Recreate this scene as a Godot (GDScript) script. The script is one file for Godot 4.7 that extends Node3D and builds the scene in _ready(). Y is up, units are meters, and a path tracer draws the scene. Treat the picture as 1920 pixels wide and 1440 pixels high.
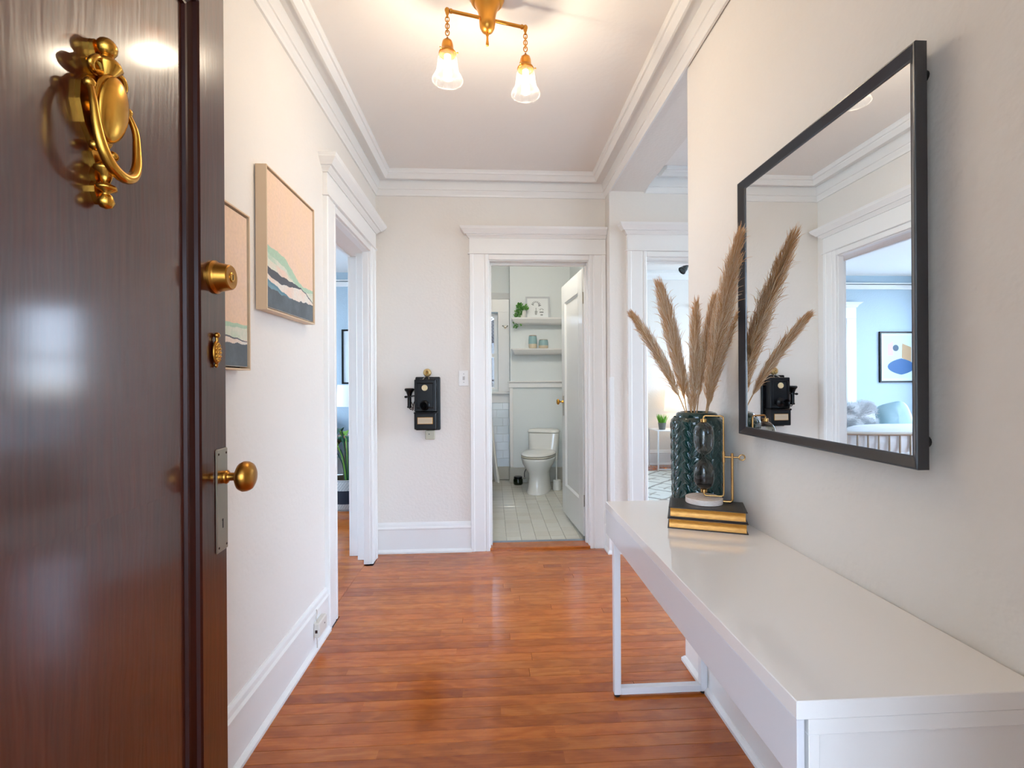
extends Node3D

# ---------------------------------------------------------------- mesh builder
class MB:
	var v := PackedVector3Array()
	var n := PackedVector3Array()
	var t := PackedVector2Array()
	var c := PackedColorArray()
	var ix := PackedInt32Array()
	var col := Color(1, 1, 1)
	var uo := Vector2.ZERO

	func _p(p: Vector3, nn: Vector3, uv: Vector2) -> void:
		v.append(p); n.append(nn); t.append(uv); c.append(col)

	# corners counter-clockwise as seen from outside
	func quad(a: Vector3, b: Vector3, d: Vector3, e: Vector3) -> void:
		var nn := (b - a).cross(d - a)
		if nn.length() < 1e-12:
			nn = (d - a).cross(e - a)
		nn = nn.normalized()
		var ax := nn.abs()
		var i := v.size()
		for p: Vector3 in [a, b, d, e]:
			var uv := Vector2(p.x, -p.y)
			if ax.y > ax.x and ax.y > ax.z:
				uv = Vector2(p.x, p.z)
			elif ax.x > ax.z:
				uv = Vector2(p.z, -p.y)
			_p(p, nn, uv + uo)
		ix.append_array([i, i + 2, i + 1, i, i + 3, i + 2])

	func tri(a: Vector3, b: Vector3, d: Vector3) -> void:
		var nn := (b - a).cross(d - a).normalized()
		var i := v.size()
		for p: Vector3 in [a, b, d]:
			_p(p, nn, Vector2(p.x, -p.y) + uo)
		ix.append_array([i, i + 2, i + 1])

	func quad_uv(a: Vector3, b: Vector3, d: Vector3, e: Vector3) -> void:
		# a lower left, counter-clockwise, texture filling the face
		var nn := (b - a).cross(d - a).normalized()
		var i := v.size()
		_p(a, nn, Vector2(0, 1)); _p(b, nn, Vector2(1, 1)); _p(d, nn, Vector2(1, 0)); _p(e, nn, Vector2(0, 0))
		ix.append_array([i, i + 2, i + 1, i, i + 3, i + 2])

	func box(cc: Vector3, s: Vector3, bev := 0.0, bs := Basis.IDENTITY) -> void:
		var h := s * 0.5
		var b: float = minf(bev, minf(h.x, minf(h.y, h.z)) * 0.95)
		for ax in 3:
			var u := (ax + 1) % 3
			var w := (ax + 2) % 3
			for sg in [-1.0, 1.0]:
				var pts: Array[Vector3] = []
				for k in [[-1, -1], [1, -1], [1, 1], [-1, 1]]:
					var p := Vector3.ZERO
					p[ax] = sg * h[ax]
					p[u] = k[0] * (h[u] - b)
					p[w] = k[1] * (h[w] - b)
					pts.append(cc + bs * p)
				if sg > 0:
					quad(pts[0], pts[1], pts[2], pts[3])
				else:
					quad(pts[3], pts[2], pts[1], pts[0])
		if b <= 0.0:
			return
		for ax in 3:
			var u := (ax + 1) % 3
			var w := (ax + 2) % 3
			for su in [-1.0, 1.0]:
				for sw in [-1.0, 1.0]:
					var q: Array[Vector3] = []
					for k in [[-1, 0], [1, 0], [1, 1], [-1, 1]]:
						var p := Vector3.ZERO
						p[ax] = k[0] * (h[ax] - b)
						p[u] = su * (h[u] - (b if k[1] == 0 else 0.0))
						p[w] = sw * (h[w] - (0.0 if k[1] == 0 else b))
						q.append(cc + bs * p)
					var nn := (q[1] - q[0]).cross(q[2] - q[0])
					var o := Vector3.ZERO
					o[u] = su; o[w] = sw
					if nn.dot(bs * o) > 0:
						quad(q[0], q[1], q[2], q[3])
					else:
						quad(q[3], q[2], q[1], q[0])
		for sx in [-1.0, 1.0]:
			for sy in [-1.0, 1.0]:
				for sz in [-1.0, 1.0]:
					var a := cc + bs * Vector3(sx * h.x, sy * (h.y - b), sz * (h.z - b))
					var d := cc + bs * Vector3(sx * (h.x - b), sy * h.y, sz * (h.z - b))
					var e := cc + bs * Vector3(sx * (h.x - b), sy * (h.y - b), sz * h.z)
					if sx * sy * sz > 0:
						tri(a, d, e)
					else:
						tri(a, e, d)

	# from/to box
	func bx(a: Vector3, b: Vector3, bev := 0.0) -> void:
		box((a + b) * 0.5, (b - a).abs(), bev)

	# rows of points; outward = d/du x d/dv unless flip
	func grid(rows: Array, close_u := false, close_v := false, flip := false, ur := 1.0, vr := 1.0) -> void:
		var nv := rows.size()
		var nu: int = rows[0].size()
		var nrm := PackedVector3Array()
		nrm.resize(nu * nv)
		for j in nv:
			for i in nu:
				var a: Vector3
				var b: Vector3
				if close_u:
					a = rows[j][(i + 1) % nu] - rows[j][(i - 1 + nu) % nu]
				else:
					a = rows[j][mini(i + 1, nu - 1)] - rows[j][maxi(i - 1, 0)]
				if close_v:
					b = rows[(j + 1) % nv][i] - rows[(j - 1 + nv) % nv][i]
				else:
					b = rows[mini(j + 1, nv - 1)][i] - rows[maxi(j - 1, 0)][i]
				if a.length() < 1e-9:
					var jj := 1 if j == 0 else nv - 2
					a = rows[jj][(i + 1) % nu] - rows[jj][(i - 1 + nu) % nu]
				nrm[j * nu + i] = a.cross(b).normalized() * (-1.0 if flip else 1.0)
		var base := v.size()
		var mu := nu + (1 if close_u else 0)
		var mv := nv + (1 if close_v else 0)
		for j in mv:
			for i in mu:
				var jj := j % nv
				var ii := i % nu
				_p(rows[jj][ii], nrm[jj * nu + ii], Vector2(ur * i / float(mu - 1), vr * (1.0 - j / float(mv - 1))) + uo)
		for j in mv - 1:
			for i in mu - 1:
				var p := base + j * mu + i
				var q := p + 1
				var r := p + mu
				var s := r + 1
				if flip:
					ix.append_array([p, q, s, p, s, r])
				else:
					ix.append_array([p, s, q, p, r, s])

	# profile of (radius, height), bottom to top for the outside of a solid
	func lathe(prof: Array, xf := Transform3D.IDENTITY, seg := 24, ribs := 0, rib := 0.0, ur := 1.0, vr := 1.0) -> void:
		var rows := []
		for q: Vector2 in prof:
			var r := PackedVector3Array()
			for i in seg:
				var a := -TAU * i / seg
				var rr := q.x
				if ribs > 0:
					rr += rib * cos(a * ribs)
				r.append(xf * Vector3(rr * cos(a), q.y, rr * sin(a)))
			rows.append(r)
		grid(rows, true, false, false, ur, vr)

	# the same with a sharp edge between every two rings
	func turned(prof: Array, xf := Transform3D.IDENTITY, seg := 24) -> void:
		for k in prof.size() - 1:
			lathe([prof[k], prof[k + 1]], xf, seg)

	func ball(cc: Vector3, r: Vector3, seg := 16, bs := Basis.IDENTITY) -> void:
		var pr := []
		var m := maxi(seg / 2, 5)
		for k in m + 1:
			var a := -PI / 2 + PI * k / m
			pr.append(Vector2(maxf(cos(a), 0.0001), sin(a)))
		lathe(pr, Transform3D(bs * Basis.from_scale(r), cc), seg)

	func tube(path: Array, rad, seg := 8, caps := true, closed := false) -> void:
		var rows := []
		var m := path.size()
		var up := Vector3.UP
		var first: Vector3 = (path[1] - path[0]).normalized()
		if absf(first.dot(up)) > 0.9:
			up = Vector3.RIGHT
		for k in m:
			var d: Vector3
			if closed:
				d = path[(k + 1) % m] - path[(k - 1 + m) % m]
			else:
				d = path[mini(k + 1, m - 1)] - path[maxi(k - 1, 0)]
			d = d.normalized()
			var a := up.cross(d).normalized()
			up = d.cross(a).normalized()
			var r: float = rad[k] if rad is Array else rad
			var row := PackedVector3Array()
			for i in seg:
				var an := -TAU * i / seg
				row.append(path[k] + (a * cos(an) + up * sin(an)) * r)
			rows.append(row)
		grid(rows, true, closed, true)
		if caps and not closed:
			for e in [0, m - 1]:
				var row: PackedVector3Array = rows[e]
				for i in seg:
					var p: Vector3 = row[i]
					var q: Vector3 = row[(i + 1) % seg]
					var o: Vector3 = path[0] - path[1] if e == 0 else path[m - 1] - path[m - 2]
					if (p - path[e]).cross(q - path[e]).dot(o) > 0:
						tri(path[e], p, q)
					else:
						tri(path[e], q, p)

	# a profile of (out, height) points run from a to b; m0, m1: 1 inner mitre, -1 outer mitre, 0 square
	func run(prof: Array, a: Vector3, b: Vector3, out: Vector3, m0 := 0.0, m1 := 0.0, up := Vector3.UP) -> void:
		var d := (b - a).normalized()
		var sgn := 1.0 if d.cross(out).dot(up) > 0 else -1.0
		var m := prof.size()
		var area := 0.0
		for k in m:
			var q0: Vector2 = prof[k]
			var q1: Vector2 = prof[(k + 1) % m]
			area += q0.x * q1.y - q1.x * q0.y
		if area < 0:
			sgn = -sgn
		for k in m:
			var q: Vector2 = prof[k]
			var w: Vector2 = prof[(k + 1) % m]
			var p0 := a + out * q.x + up * q.y + d * q.x * m0
			var p1 := b + out * q.x + up * q.y - d * q.x * m1
			var r0 := a + out * w.x + up * w.y + d * w.x * m0
			var r1 := b + out * w.x + up * w.y - d * w.x * m1
			if sgn > 0:
				quad(p0, r0, r1, p1)
			else:
				quad(p1, r1, r0, p0)
		var flat := PackedVector2Array()
		for q: Vector2 in prof:
			flat.append(q)
		var tr := Geometry2D.triangulate_polygon(flat)
		for e in 2:
			for k in range(0, tr.size(), 3):
				var pts: Array[Vector3] = []
				for h in 3:
					var q := flat[tr[k + h]]
					pts.append((a if e == 0 else b) + out * q.x + up * q.y + (d * q.x * m0 if e == 0 else -d * q.x * m1))
				var o := -d if e == 0 else d
				if (pts[1] - pts[0]).cross(pts[2] - pts[0]).dot(o) > 0:
					tri(pts[0], pts[1], pts[2])
				else:
					tri(pts[0], pts[2], pts[1])

	# stack of rectangles (y, x0, x1, z0, z1)
	func loft(lv: Array) -> void:
		for k in lv.size():
			var a: Array = lv[k]
			var p := [Vector3(a[1], a[0], a[4]), Vector3(a[2], a[0], a[4]), Vector3(a[2], a[0], a[3]), Vector3(a[1], a[0], a[3])]
			if k == 0:
				quad(p[3], p[2], p[1], p[0])
			if k == lv.size() - 1:
				quad(p[0], p[1], p[2], p[3])
				break
			var b: Array = lv[k + 1]
			var q := [Vector3(b[1], b[0], b[4]), Vector3(b[2], b[0], b[4]), Vector3(b[2], b[0], b[3]), Vector3(b[1], b[0], b[3])]
			for i in 4:
				var j := (i + 1) % 4
				quad(p[i], p[j], q[j], q[i])

	# outline in x,y (counter-clockwise seen from +z) given depth from z0 to z1
	func slab(outline: PackedVector2Array, z0: float, z1: float, xf := Transform3D.IDENTITY) -> void:
		var tr := Geometry2D.triangulate_polygon(outline)
		var ccw := not Geometry2D.is_polygon_clockwise(outline)
		for k in range(0, tr.size(), 3):
			var a := outline[tr[k]]
			var b := outline[tr[k + 1]]
			var d := outline[tr[k + 2]]
			if (b - a).cross(d - a) < 0:
				var s := b
				b = d
				d = s
			tri(xf * Vector3(a.x, a.y, z1), xf * Vector3(b.x, b.y, z1), xf * Vector3(d.x, d.y, z1))
			tri(xf * Vector3(a.x, a.y, z0), xf * Vector3(d.x, d.y, z0), xf * Vector3(b.x, b.y, z0))
		for k in outline.size():
			var a := outline[k]
			var b := outline[(k + 1) % outline.size()]
			if not ccw:
				var s := a
				a = b
				b = s
			quad(xf * Vector3(a.x, a.y, z0), xf * Vector3(b.x, b.y, z0), xf * Vector3(b.x, b.y, z1), xf * Vector3(a.x, a.y, z1))

	func mesh() -> ArrayMesh:
		var arr := []
		arr.resize(Mesh.ARRAY_MAX)
		arr[Mesh.ARRAY_VERTEX] = v
		arr[Mesh.ARRAY_NORMAL] = n
		arr[Mesh.ARRAY_TEX_UV] = t
		arr[Mesh.ARRAY_COLOR] = c
		arr[Mesh.ARRAY_INDEX] = ix
		var m := ArrayMesh.new()
		m.add_surface_from_arrays(Mesh.PRIMITIVE_TRIANGLES, arr)
		return m

# ---------------------------------------------------------------- naming
var used := {}
func numbered(called: String) -> String:
	if not used.has(called):
		used[called] = 0
		return called
	used[called] += 1
	return "%s_%03d" % [called, used[called]]

func tag(o: Node3D, label: String, category: String, group := "", kind := "") -> Node3D:
	o.set_meta("label", label)
	o.set_meta("category", category)
	if group != "": o.set_meta("group", group)
	if kind != "": o.set_meta("kind", kind)
	return o

func thing(called: String, label: String, category: String, at := Vector3.ZERO, turn := 0.0, group := "", kind := "") -> Node3D:
	var o := Node3D.new()
	o.name = numbered(called)
	add_child(o, true)
	o.position = at
	o.rotation.y = turn
	return tag(o, label, category, group, kind)

func part(called: String, mb: MB, m: Material, parent: Node3D, label := "") -> MeshInstance3D:
	var o := MeshInstance3D.new()
	o.name = called
	o.mesh = mb.mesh()
	o.material_override = m
	parent.add_child(o, true)
	if label != "": o.set_meta("label", label)
	return o

func whole(called: String, mb: MB, m: Material, label: String, category: String, kind := "", group := "") -> MeshInstance3D:
	var o := MeshInstance3D.new()
	o.name = numbered(called)
	o.mesh = mb.mesh()
	o.material_override = m
	add_child(o, true)
	tag(o, label, category, group, kind)
	return o

func struct(called: String, mb: MB, m: Material, label: String, category: String) -> MeshInstance3D:
	return whole(called, mb, m, label, category, "structure")

# ---------------------------------------------------------------- materials
func mat(c: Color, rough := 0.5, metal := 0.0, spec := 0.5) -> StandardMaterial3D:
	var m := StandardMaterial3D.new()
	m.albedo_color = c
	m.roughness = rough
	m.metallic = metal
	m.metallic_specular = spec
	return m

func rgb8(r: int, g: int, b: int) -> Color:
	return Color(r / 255.0, g / 255.0, b / 255.0)

func noise_tex(freq: float, size := 512, sd := 1, oct := 4) -> NoiseTexture2D:
	var nz := FastNoiseLite.new()
	nz.noise_type = FastNoiseLite.TYPE_SIMPLEX_SMOOTH
	nz.frequency = freq
	nz.seed = sd
	nz.fractal_octaves = oct
	var t := NoiseTexture2D.new()
	t.width = size
	t.height = size
	t.seamless = true
	t.noise = nz
	return t

func relief(m: StandardMaterial3D, t: Texture2D, cm: float, scale := Vector3.ONE) -> StandardMaterial3D:
	m.heightmap_enabled = true
	m.heightmap_texture = t
	m.heightmap_scale = cm
	m.uv1_scale = scale
	return m

func plaster(m: StandardMaterial3D, strength: float, scale: float) -> StandardMaterial3D:
	var t := noise_tex(0.045, 512, 3, 3)
	t.as_normal_map = true
	t.bump_strength = strength
	m.normal_enabled = true
	m.normal_texture = t
	m.uv1_triplanar = true
	m.uv1_world_triplanar = true
	m.uv1_scale = Vector3.ONE * scale
	return m

func pic(w: int, h: int, f: Callable) -> ImageTexture:
	var im := Image.create(w, h, false, Image.FORMAT_RGB8)
	for y in h:
		for x in w:
			im.set_pixel(x, y, f.call((x + 0.5) / w, (y + 0.5) / h))
	return ImageTexture.create_from_image(im)

func textured(t: Texture2D, rough := 0.6, tint := Color.WHITE) -> StandardMaterial3D:
	var m := mat(tint, rough)
	m.albedo_texture = t
	return m

func glass_pane() -> StandardMaterial3D:
	var m := mat(Color(0.95, 0.98, 1.0, 0.04), 0.02)
	m.transparency = BaseMaterial3D.TRANSPARENCY_ALPHA
	return m

var M := {}
var bath_wall: MeshInstance3D
var rng := RandomNumberGenerator.new()
var nz := FastNoiseLite.new()

# ---------------------------------------------------------------- measures of the place
const H_CAM := 1.213
const XL := -0.825      # left wall of the hall
const XR := 0.845       # right wall of the hall
const ZB := -3.48       # far wall of the hall
const ZS := -3.36       # far wall beyond the opening on the right
const ZF := -0.23       # wall of the entry door
const HC := 2.70        # ceiling
const ZE := -2.02       # where the right wall ends
const XB := 1.085       # far side of the beam

func _ready() -> void:
	rng.seed = 20
	nz.seed = 7
	nz.frequency = 1.0
	nz.noise_type = FastNoiseLite.TYPE_SIMPLEX_SMOOTH
	# camera
	var cam := Camera3D.new()
	cam.name = "camera"
	cam.projection = Camera3D.PROJECTION_FRUSTUM
	cam.near = 0.05
	cam.far = 200.0
	cam.size = 0.05 * 1440.0 / 900.0
	cam.frustum_offset = Vector2(-13.0, -3.0) / 900.0 * 0.05
	cam.position = Vector3(0, H_CAM, 0)
	cam.basis = Basis(Vector3.UP, -atan(50.0 / 900.0)) * Basis(Vector3.BACK, -0.006)
	add_child(cam)
	cam.current = true
	# sky and exposure
	var sm := ProceduralSkyMaterial.new()
	sm.sky_top_color = Color(0.66, 0.79, 0.95)
	sm.sky_horizon_color = Color(0.85, 0.915, 0.985)
	sm.ground_bottom_color = Color(0.62, 0.62, 0.60)
	sm.ground_horizon_color = Color(0.68, 0.69, 0.68)
	sm.energy_multiplier = 15.0
	var sky := Sky.new()
	sky.sky_material = sm
	var env := Environment.new()
	env.background_mode = Environment.BG_SKY
	env.sky = sky
	env.tonemap_mode = Environment.TONE_MAPPER_LINEAR
	env.tonemap_exposure = 1.07
	env.sdfgi_enabled = true
	env.ssao_enabled = true
	env.ssil_enabled = true
	var we := WorldEnvironment.new()
	we.name = "surroundings"
	we.environment = env
	add_child(we)

	make_materials()
	shell()
	floors()
	trims()
	doorways()
	windows()
	entry_door()
	bath_door()
	lamp()
	paintings()
	phone()
	console()
	wall_mirror()
	vase_and_grass()
	books_and_glass()
	bathroom()
	left_room()
	bedroom()

const LAMP_ENERGY := 0.145

func make_materials() -> void:
	M.wall = plaster(mat(rgb8(236, 229, 220), 0.62), 0.7, 1.6)
	M.ceiling = plaster(mat(rgb8(243, 237, 230), 0.7), 0.3, 1.2)
	M.trim = mat(rgb8(240, 237, 232), 0.32)
	M.bluewall = plaster(mat(rgb8(180, 197, 207), 0.62), 1.0, 1.6)
	M.bathwall = mat(rgb8(228, 232, 229), 0.5)
	M.white_gloss = mat(rgb8(246, 241, 236), 0.04, 0.0, 0.7)
	M.white_metal = mat(rgb8(228, 226, 224), 0.35)
	M.black = mat(rgb8(9, 10, 12), 0.3, 0.0, 0.36)
	M.rubber = mat(rgb8(20, 19, 18), 0.6)
	M.brass = mat(rgb8(205, 150, 62), 0.24, 1.0)
	M.old_brass = mat(rgb8(176, 122, 52), 0.3, 1.0)
	M.gilt = mat(rgb8(214, 150, 66), 0.33, 1.0)
	M.nickel = mat(rgb8(168, 160, 146), 0.3, 1.0)
	M.porcelain = mat(rgb8(236, 234, 226), 0.08)
	M.glass = glass_pane()
	M.mirror = mat(rgb8(238, 241, 242), 0.0, 1.0)
	M.frame_black = mat(rgb8(38, 40, 46), 0.28, 0.0, 0.6)
	M.cloth_white = mat(rgb8(234, 234, 232), 0.85)
	M.gap = mat(rgb8(52, 26, 12), 0.8)
	M.stone = mat(rgb8(214, 212, 204), 0.4)

# ---------------------------------------------------------------- shell
func shell() -> void:
	var b := MB.new()
	# left wall of the hall, with the doorway from z -2.545 to -3.25
	b.bx(Vector3(-0.988, 0, 0.0), Vector3(XL, HC, -2.54))
	b.bx(Vector3(-0.866, 0, -3.28), Vector3(XL, HC, -3.62))
	b.bx(Vector3(-0.927, 0, -3.36), Vector3(-0.866, HC, -3.62))
	b.bx(Vector3(-0.988, 0, -3.44), Vector3(-0.927, HC, -3.62))
	b.bx(Vector3(-0.988, 2.105, -2.54), Vector3(XL, HC, -3.28))
	b.bx(Vector3(-0.988, 2.105, -3.28), Vector3(-0.866, HC, -3.36))
	b.bx(Vector3(-0.988, 2.105, -3.36), Vector3(-0.927, HC, -3.44))
	struct("wall_left", b, M.wall, "long pale grey plaster wall with two paintings and a doorway", "wall")
	b = MB.new()
	b.bx(Vector3(XR, 0, 0.0), Vector3(XB, HC, ZE))
	b.bx(Vector3(XR - 0.005, 2.565, ZE), Vector3(XB, HC, ZS))
	struct("wall_right", b, M.wall, "pale plaster wall carrying the black framed mirror, running on as a beam over the opening", "wall")
	b = MB.new()
	b.bx(Vector3(-0.99, 0, ZB), Vector3(-0.03, HC, -3.62))
	b.bx(Vector3(0.715, 0, ZB), Vector3(0.85, HC, -3.62))
	b.bx(Vector3(-0.03, 2.105, ZB), Vector3(0.715, HC, -3.62))
	struct("wall_back", b, M.wall, "pale wall at the end of the hall with telephone and bathroom doorway", "wall")
	b = MB.new()
	b.bx(Vector3(XR - 0.01, 0, ZS), Vector3(1.09, HC, -3.56))
	b.bx(Vector3(1.85, 0, ZS), Vector3(4.3, HC, -3.56))
	b.bx(Vector3(1.09, 2.105, ZS), Vector3(1.85, HC, -3.56))
	struct("wall_back", b, M.wall, "pale wall beside the bathroom doorway, standing slightly forward, with the bedroom doorway", "wall")
	# wall of the entry door, with the opening the camera looks through
	b = MB.new()
	b.bx(Vector3(-1.9, 0, ZF), Vector3(-0.585, HC, -0.05))
	b.bx(Vector3(0.40, 0, ZF), Vector3(1.9, HC, -0.05))
	b.bx(Vector3(-0.585, 2.22, ZF), Vector3(0.40, HC, -0.05))
	struct("wall_front", b, M.wall, "wall around the entry door opening behind the viewer", "wall")
	# landing outside the entry door
	b = MB.new()
	b.bx(Vector3(-2.0, 0, 2.4), Vector3(2.0, 0.2, 2.52))
	b.bx(Vector3(-2.0, 2.55, 2.4), Vector3(2.0, HC, 2.52))
	b.bx(Vector3(-2.0, 0.2, 2.4), Vector3(-1.8, 2.55, 2.52))
	b.bx(Vector3(1.8, 0.2, 2.4), Vector3(2.0, 2.55, 2.52))
	struct("wall_landing", b, M.wall, "window wall of the landing outside the entry door", "wall")
	b = MB.new()
	b.bx(Vector3(-2.0, 0, -0.05), Vector3(-1.9, HC, 2.4))
	struct("wall_landing", b, M.wall, "left wall of the landing outside the entry door", "wall")
	b = MB.new()
	b.bx(Vector3(1.9, 0, -0.05), Vector3(2.0, HC, 2.4))
	struct("wall_landing", b, M.wall, "right wall of the landing outside the entry door", "wall")
	# left room
	b = MB.new()
	b.bx(Vector3(-4.75, 0, -6.55), Vector3(-3.395, HC, -6.7))
	b.bx(Vector3(-2.45, 0, -6.55), Vector3(-0.925, HC, -6.7))
	b.bx(Vector3(-3.395, 0, -6.55), Vector3(-2.45, 0.62, -6.7))
	b.bx(Vector3(-3.395, 2.09, -6.55), Vector3(-2.45, HC, -6.7))
	struct("wall_living_room", b, M.bluewall, "pale blue far wall of the room on the left with pictures and picture rail", "wall")
	b = MB.new()
	b.bx(Vector3(-4.6, 0, -0.9), Vector3(-4.75, HC, -2.2))
	b.bx(Vector3(-4.6, 0, -6.2), Vector3(-4.75, HC, -6.55))
	b.bx(Vector3(-4.6, 0, -2.2), Vector3(-4.75, 0.4, -6.2))
	b.bx(Vector3(-4.6, 2.55, -2.2), Vector3(-4.75, HC, -6.2))
	struct("wall_living_room", b, M.bluewall, "window wall on the far left of the left room", "wall")
	b = MB.new()
	b.bx(Vector3(-4.75, 0, -0.75), Vector3(-0.925, HC, -0.9))
	struct("wall_living_room", b, M.bluewall, "front wall of the room on the left", "wall")
	b = MB.new()
	b.bx(Vector3(-0.925, 0, -3.62), Vector3(-0.99, HC, -6.6))
	struct("wall_living_room", b, M.bluewall, "partition between the left room and the bathroom", "wall")
	# right room
	b = MB.new()
	b.bx(Vector3(3.2, 0, -0.2), Vector3(3.35, HC, -1.7))
	b.bx(Vector3(3.2, 0, -3.25), Vector3(3.35, HC, ZS))
	b.bx(Vector3(3.2, 0, -1.7), Vector3(3.35, 0.3, -3.25))
	b.bx(Vector3(3.2, 2.6, -1.7), Vector3(3.35, HC, -3.25))
	struct("wall_dining_room", b, M.wall, "side window wall of the room through the wide opening on the right", "wall")
	b = MB.new()
	b.bx(Vector3(XB, 0, -0.2), Vector3(3.35, HC, -0.05))
	struct("wall_dining_room", b, M.wall, "front wall of the room through the wide opening on the right", "wall")
	# bedroom
	b = MB.new()
	b.bx(Vector3(0.95, 0, -6.9), Vector3(3.08, 2.84, -7.02))
	b.bx(Vector3(4.1, 0, -6.9), Vector3(4.65, 2.84, -7.02))
	b.bx(Vector3(3.08, 0, -6.9), Vector3(4.1, 1.02, -7.02))
	b.bx(Vector3(3.08, 2.25, -6.9), Vector3(4.1, 2.84, -7.02))
	struct("wall_bedroom", b, M.wall, "white far wall of the bedroom seen behind the pampas grass", "wall")
	b = MB.new()
	b.bx(Vector3(0.95, 0, -6.2), Vector3(1.08, 2.84, -6.9))
	struct("wall_bedroom", b, M.wall, "short side wall of the bedroom", "wall")
	b = MB.new()
	b.bx(Vector3(4.5, 0, ZS), Vector3(4.65, 2.84, -4.0))
	b.bx(Vector3(4.5, 0, -6.4), Vector3(4.65, 2.84, -6.9))
	b.bx(Vector3(4.5, 0, -4.0), Vector3(4.65, 0.8, -6.4))
	b.bx(Vector3(4.5, 2.25, -4.0), Vector3(4.65, 2.84, -6.4))
	struct("wall_bedroom", b, M.wall, "window wall of the bedroom", "wall")
	b = MB.new()
	b.bx(Vector3(0.95, HC, -3.44), Vector3(4.65, 2.84, -3.56))
	struct("wall_bedroom", b, M.wall, "wall strip above the bedroom doorway, inside the bedroom", "wall")
	# bathroom
	b = MB.new()
	b.bx(Vector3(0.95, 0, -3.56), Vector3(1.08, HC, -6.2))
	struct("wall_bathroom", b, M.bathwall, "wall between the bathroom and the bedroom", "wall")
	b = MB.new()
	b.bx(Vector3(0.075, 0, -6.0), Vector3(0.3, HC, -6.12))
	b.bx(Vector3(-0.93, 0, -6.0), Vector3(-0.75, HC, -6.12))
	b.bx(Vector3(-0.75, 0, -6.0), Vector3(0.075, 1.13, -6.12))
	b.bx(Vector3(-0.75, 2.09, -6.0), Vector3(0.075, HC, -6.12))
	bath_wall = struct("wall_bathroom", b, M.bathwall, "white bathroom window wall with white wall tiles", "wall")
	b = MB.new()
	b.bx(Vector3(0.22, 0, -5.8), Vector3(0.96, HC, -6.0))
	struct("wall_bathroom", b, M.bathwall, "white bathroom wall with the two shelves above the toilet", "wall")
	# ceilings
	b = MB.new()
	b.bx(Vector3(-4.75, HC, 0.0), Vector3(4.35, HC + 0.12, -3.36))
	b.bx(Vector3(-4.75, HC, -3.36), Vector3(0.95, HC + 0.12, -6.7))
	b.bx(Vector3(-2.0, HC, 0.0), Vector3(2.0, HC + 0.12, 2.52))
	struct("ceiling", b, M.ceiling, "flat white ceiling of the hall and the rooms around it", "ceiling")
	b = MB.new()
	b.bx(Vector3(0.95, 2.83, -3.36), Vector3(4.65, 2.95, -7.02))
	struct("ceiling", b, M.ceiling, "white ceiling of the bedroom with a spotlight", "ceiling")

# ---------------------------------------------------------------- floors
func wood_image(sd: int, ring: float) -> ImageTexture:
	nz.seed = sd
	var dark := rgb8(150, 74, 22)
	var mid := rgb8(186, 100, 35)
	var pale := rgb8(212, 126, 53)
	return pic(1024, 256, func(u: float, v: float) -> Color:
		var wob := nz.get_noise_2d(u * 3.0, v * 2.5) * 0.5 + nz.get_noise_2d(u * 9.0 + 31.0, v * 6.0) * 0.12
		var rings := sin((v * ring + wob * 3.2) * TAU)
		var streak := nz.get_noise_2d(u * 5.0, v * 90.0 + 40.0)
		var pore := nz.get_noise_2d(u * 42.0, v * 210.0)
		var k := 0.5 + 0.13 * rings + 0.22 * streak + 0.08 * pore + 0.30 * nz.get_noise_2d(u * 0.8 + 9.0, v * 4.0)
		var c := dark.lerp(mid, clampf(k * 2.0, 0, 1)).lerp(pale, clampf(k * 2.0 - 1.0, 0, 1))
		if pore > 0.62 and streak < 0.1:
			c = c.darkened(0.25)
		return c)

func plank(parent: Node3D, x0: float, x1: float, zc: float, w: float, ms: Array) -> void:
	var b := MB.new()
	b.uo = Vector2(rng.randf() * 7.0, rng.randf() * 3.0)
	var l := x1 - x0
	b.box(Vector3.ZERO, Vector3(l - 0.0008, 0.018, w - 0.0006), 0.0007)
	for i in b.t.size():
		b.t[i] = Vector2(b.t[i].x / 1.5, b.t[i].y / 0.42)
	var o := part("plank", b, ms[rng.randi() % ms.size()], parent)
	o.position = Vector3((x0 + x1) / 2, -0.009 + rng.randf_range(-0.0002, 0.0002), zc)
	o.rotation = Vector3(rng.randf_range(-0.0035, 0.0035), 0, 0)

func row(parent: Node3D, x0: float, x1: float, zc: float, w: float, ms: Array) -> void:
	var x := x0
	var first := true
	while x < x1 - 0.001:
		var l := rng.randf_range(1.3, 3.4)
		if first:
			l *= rng.randf_range(0.4, 1.0)
			first = false
		var e := minf(x + l, x1)
		if x1 - e < 0.25:
			e = x1
		plank(parent, x, e, zc, w, ms)
		x = e

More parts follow.
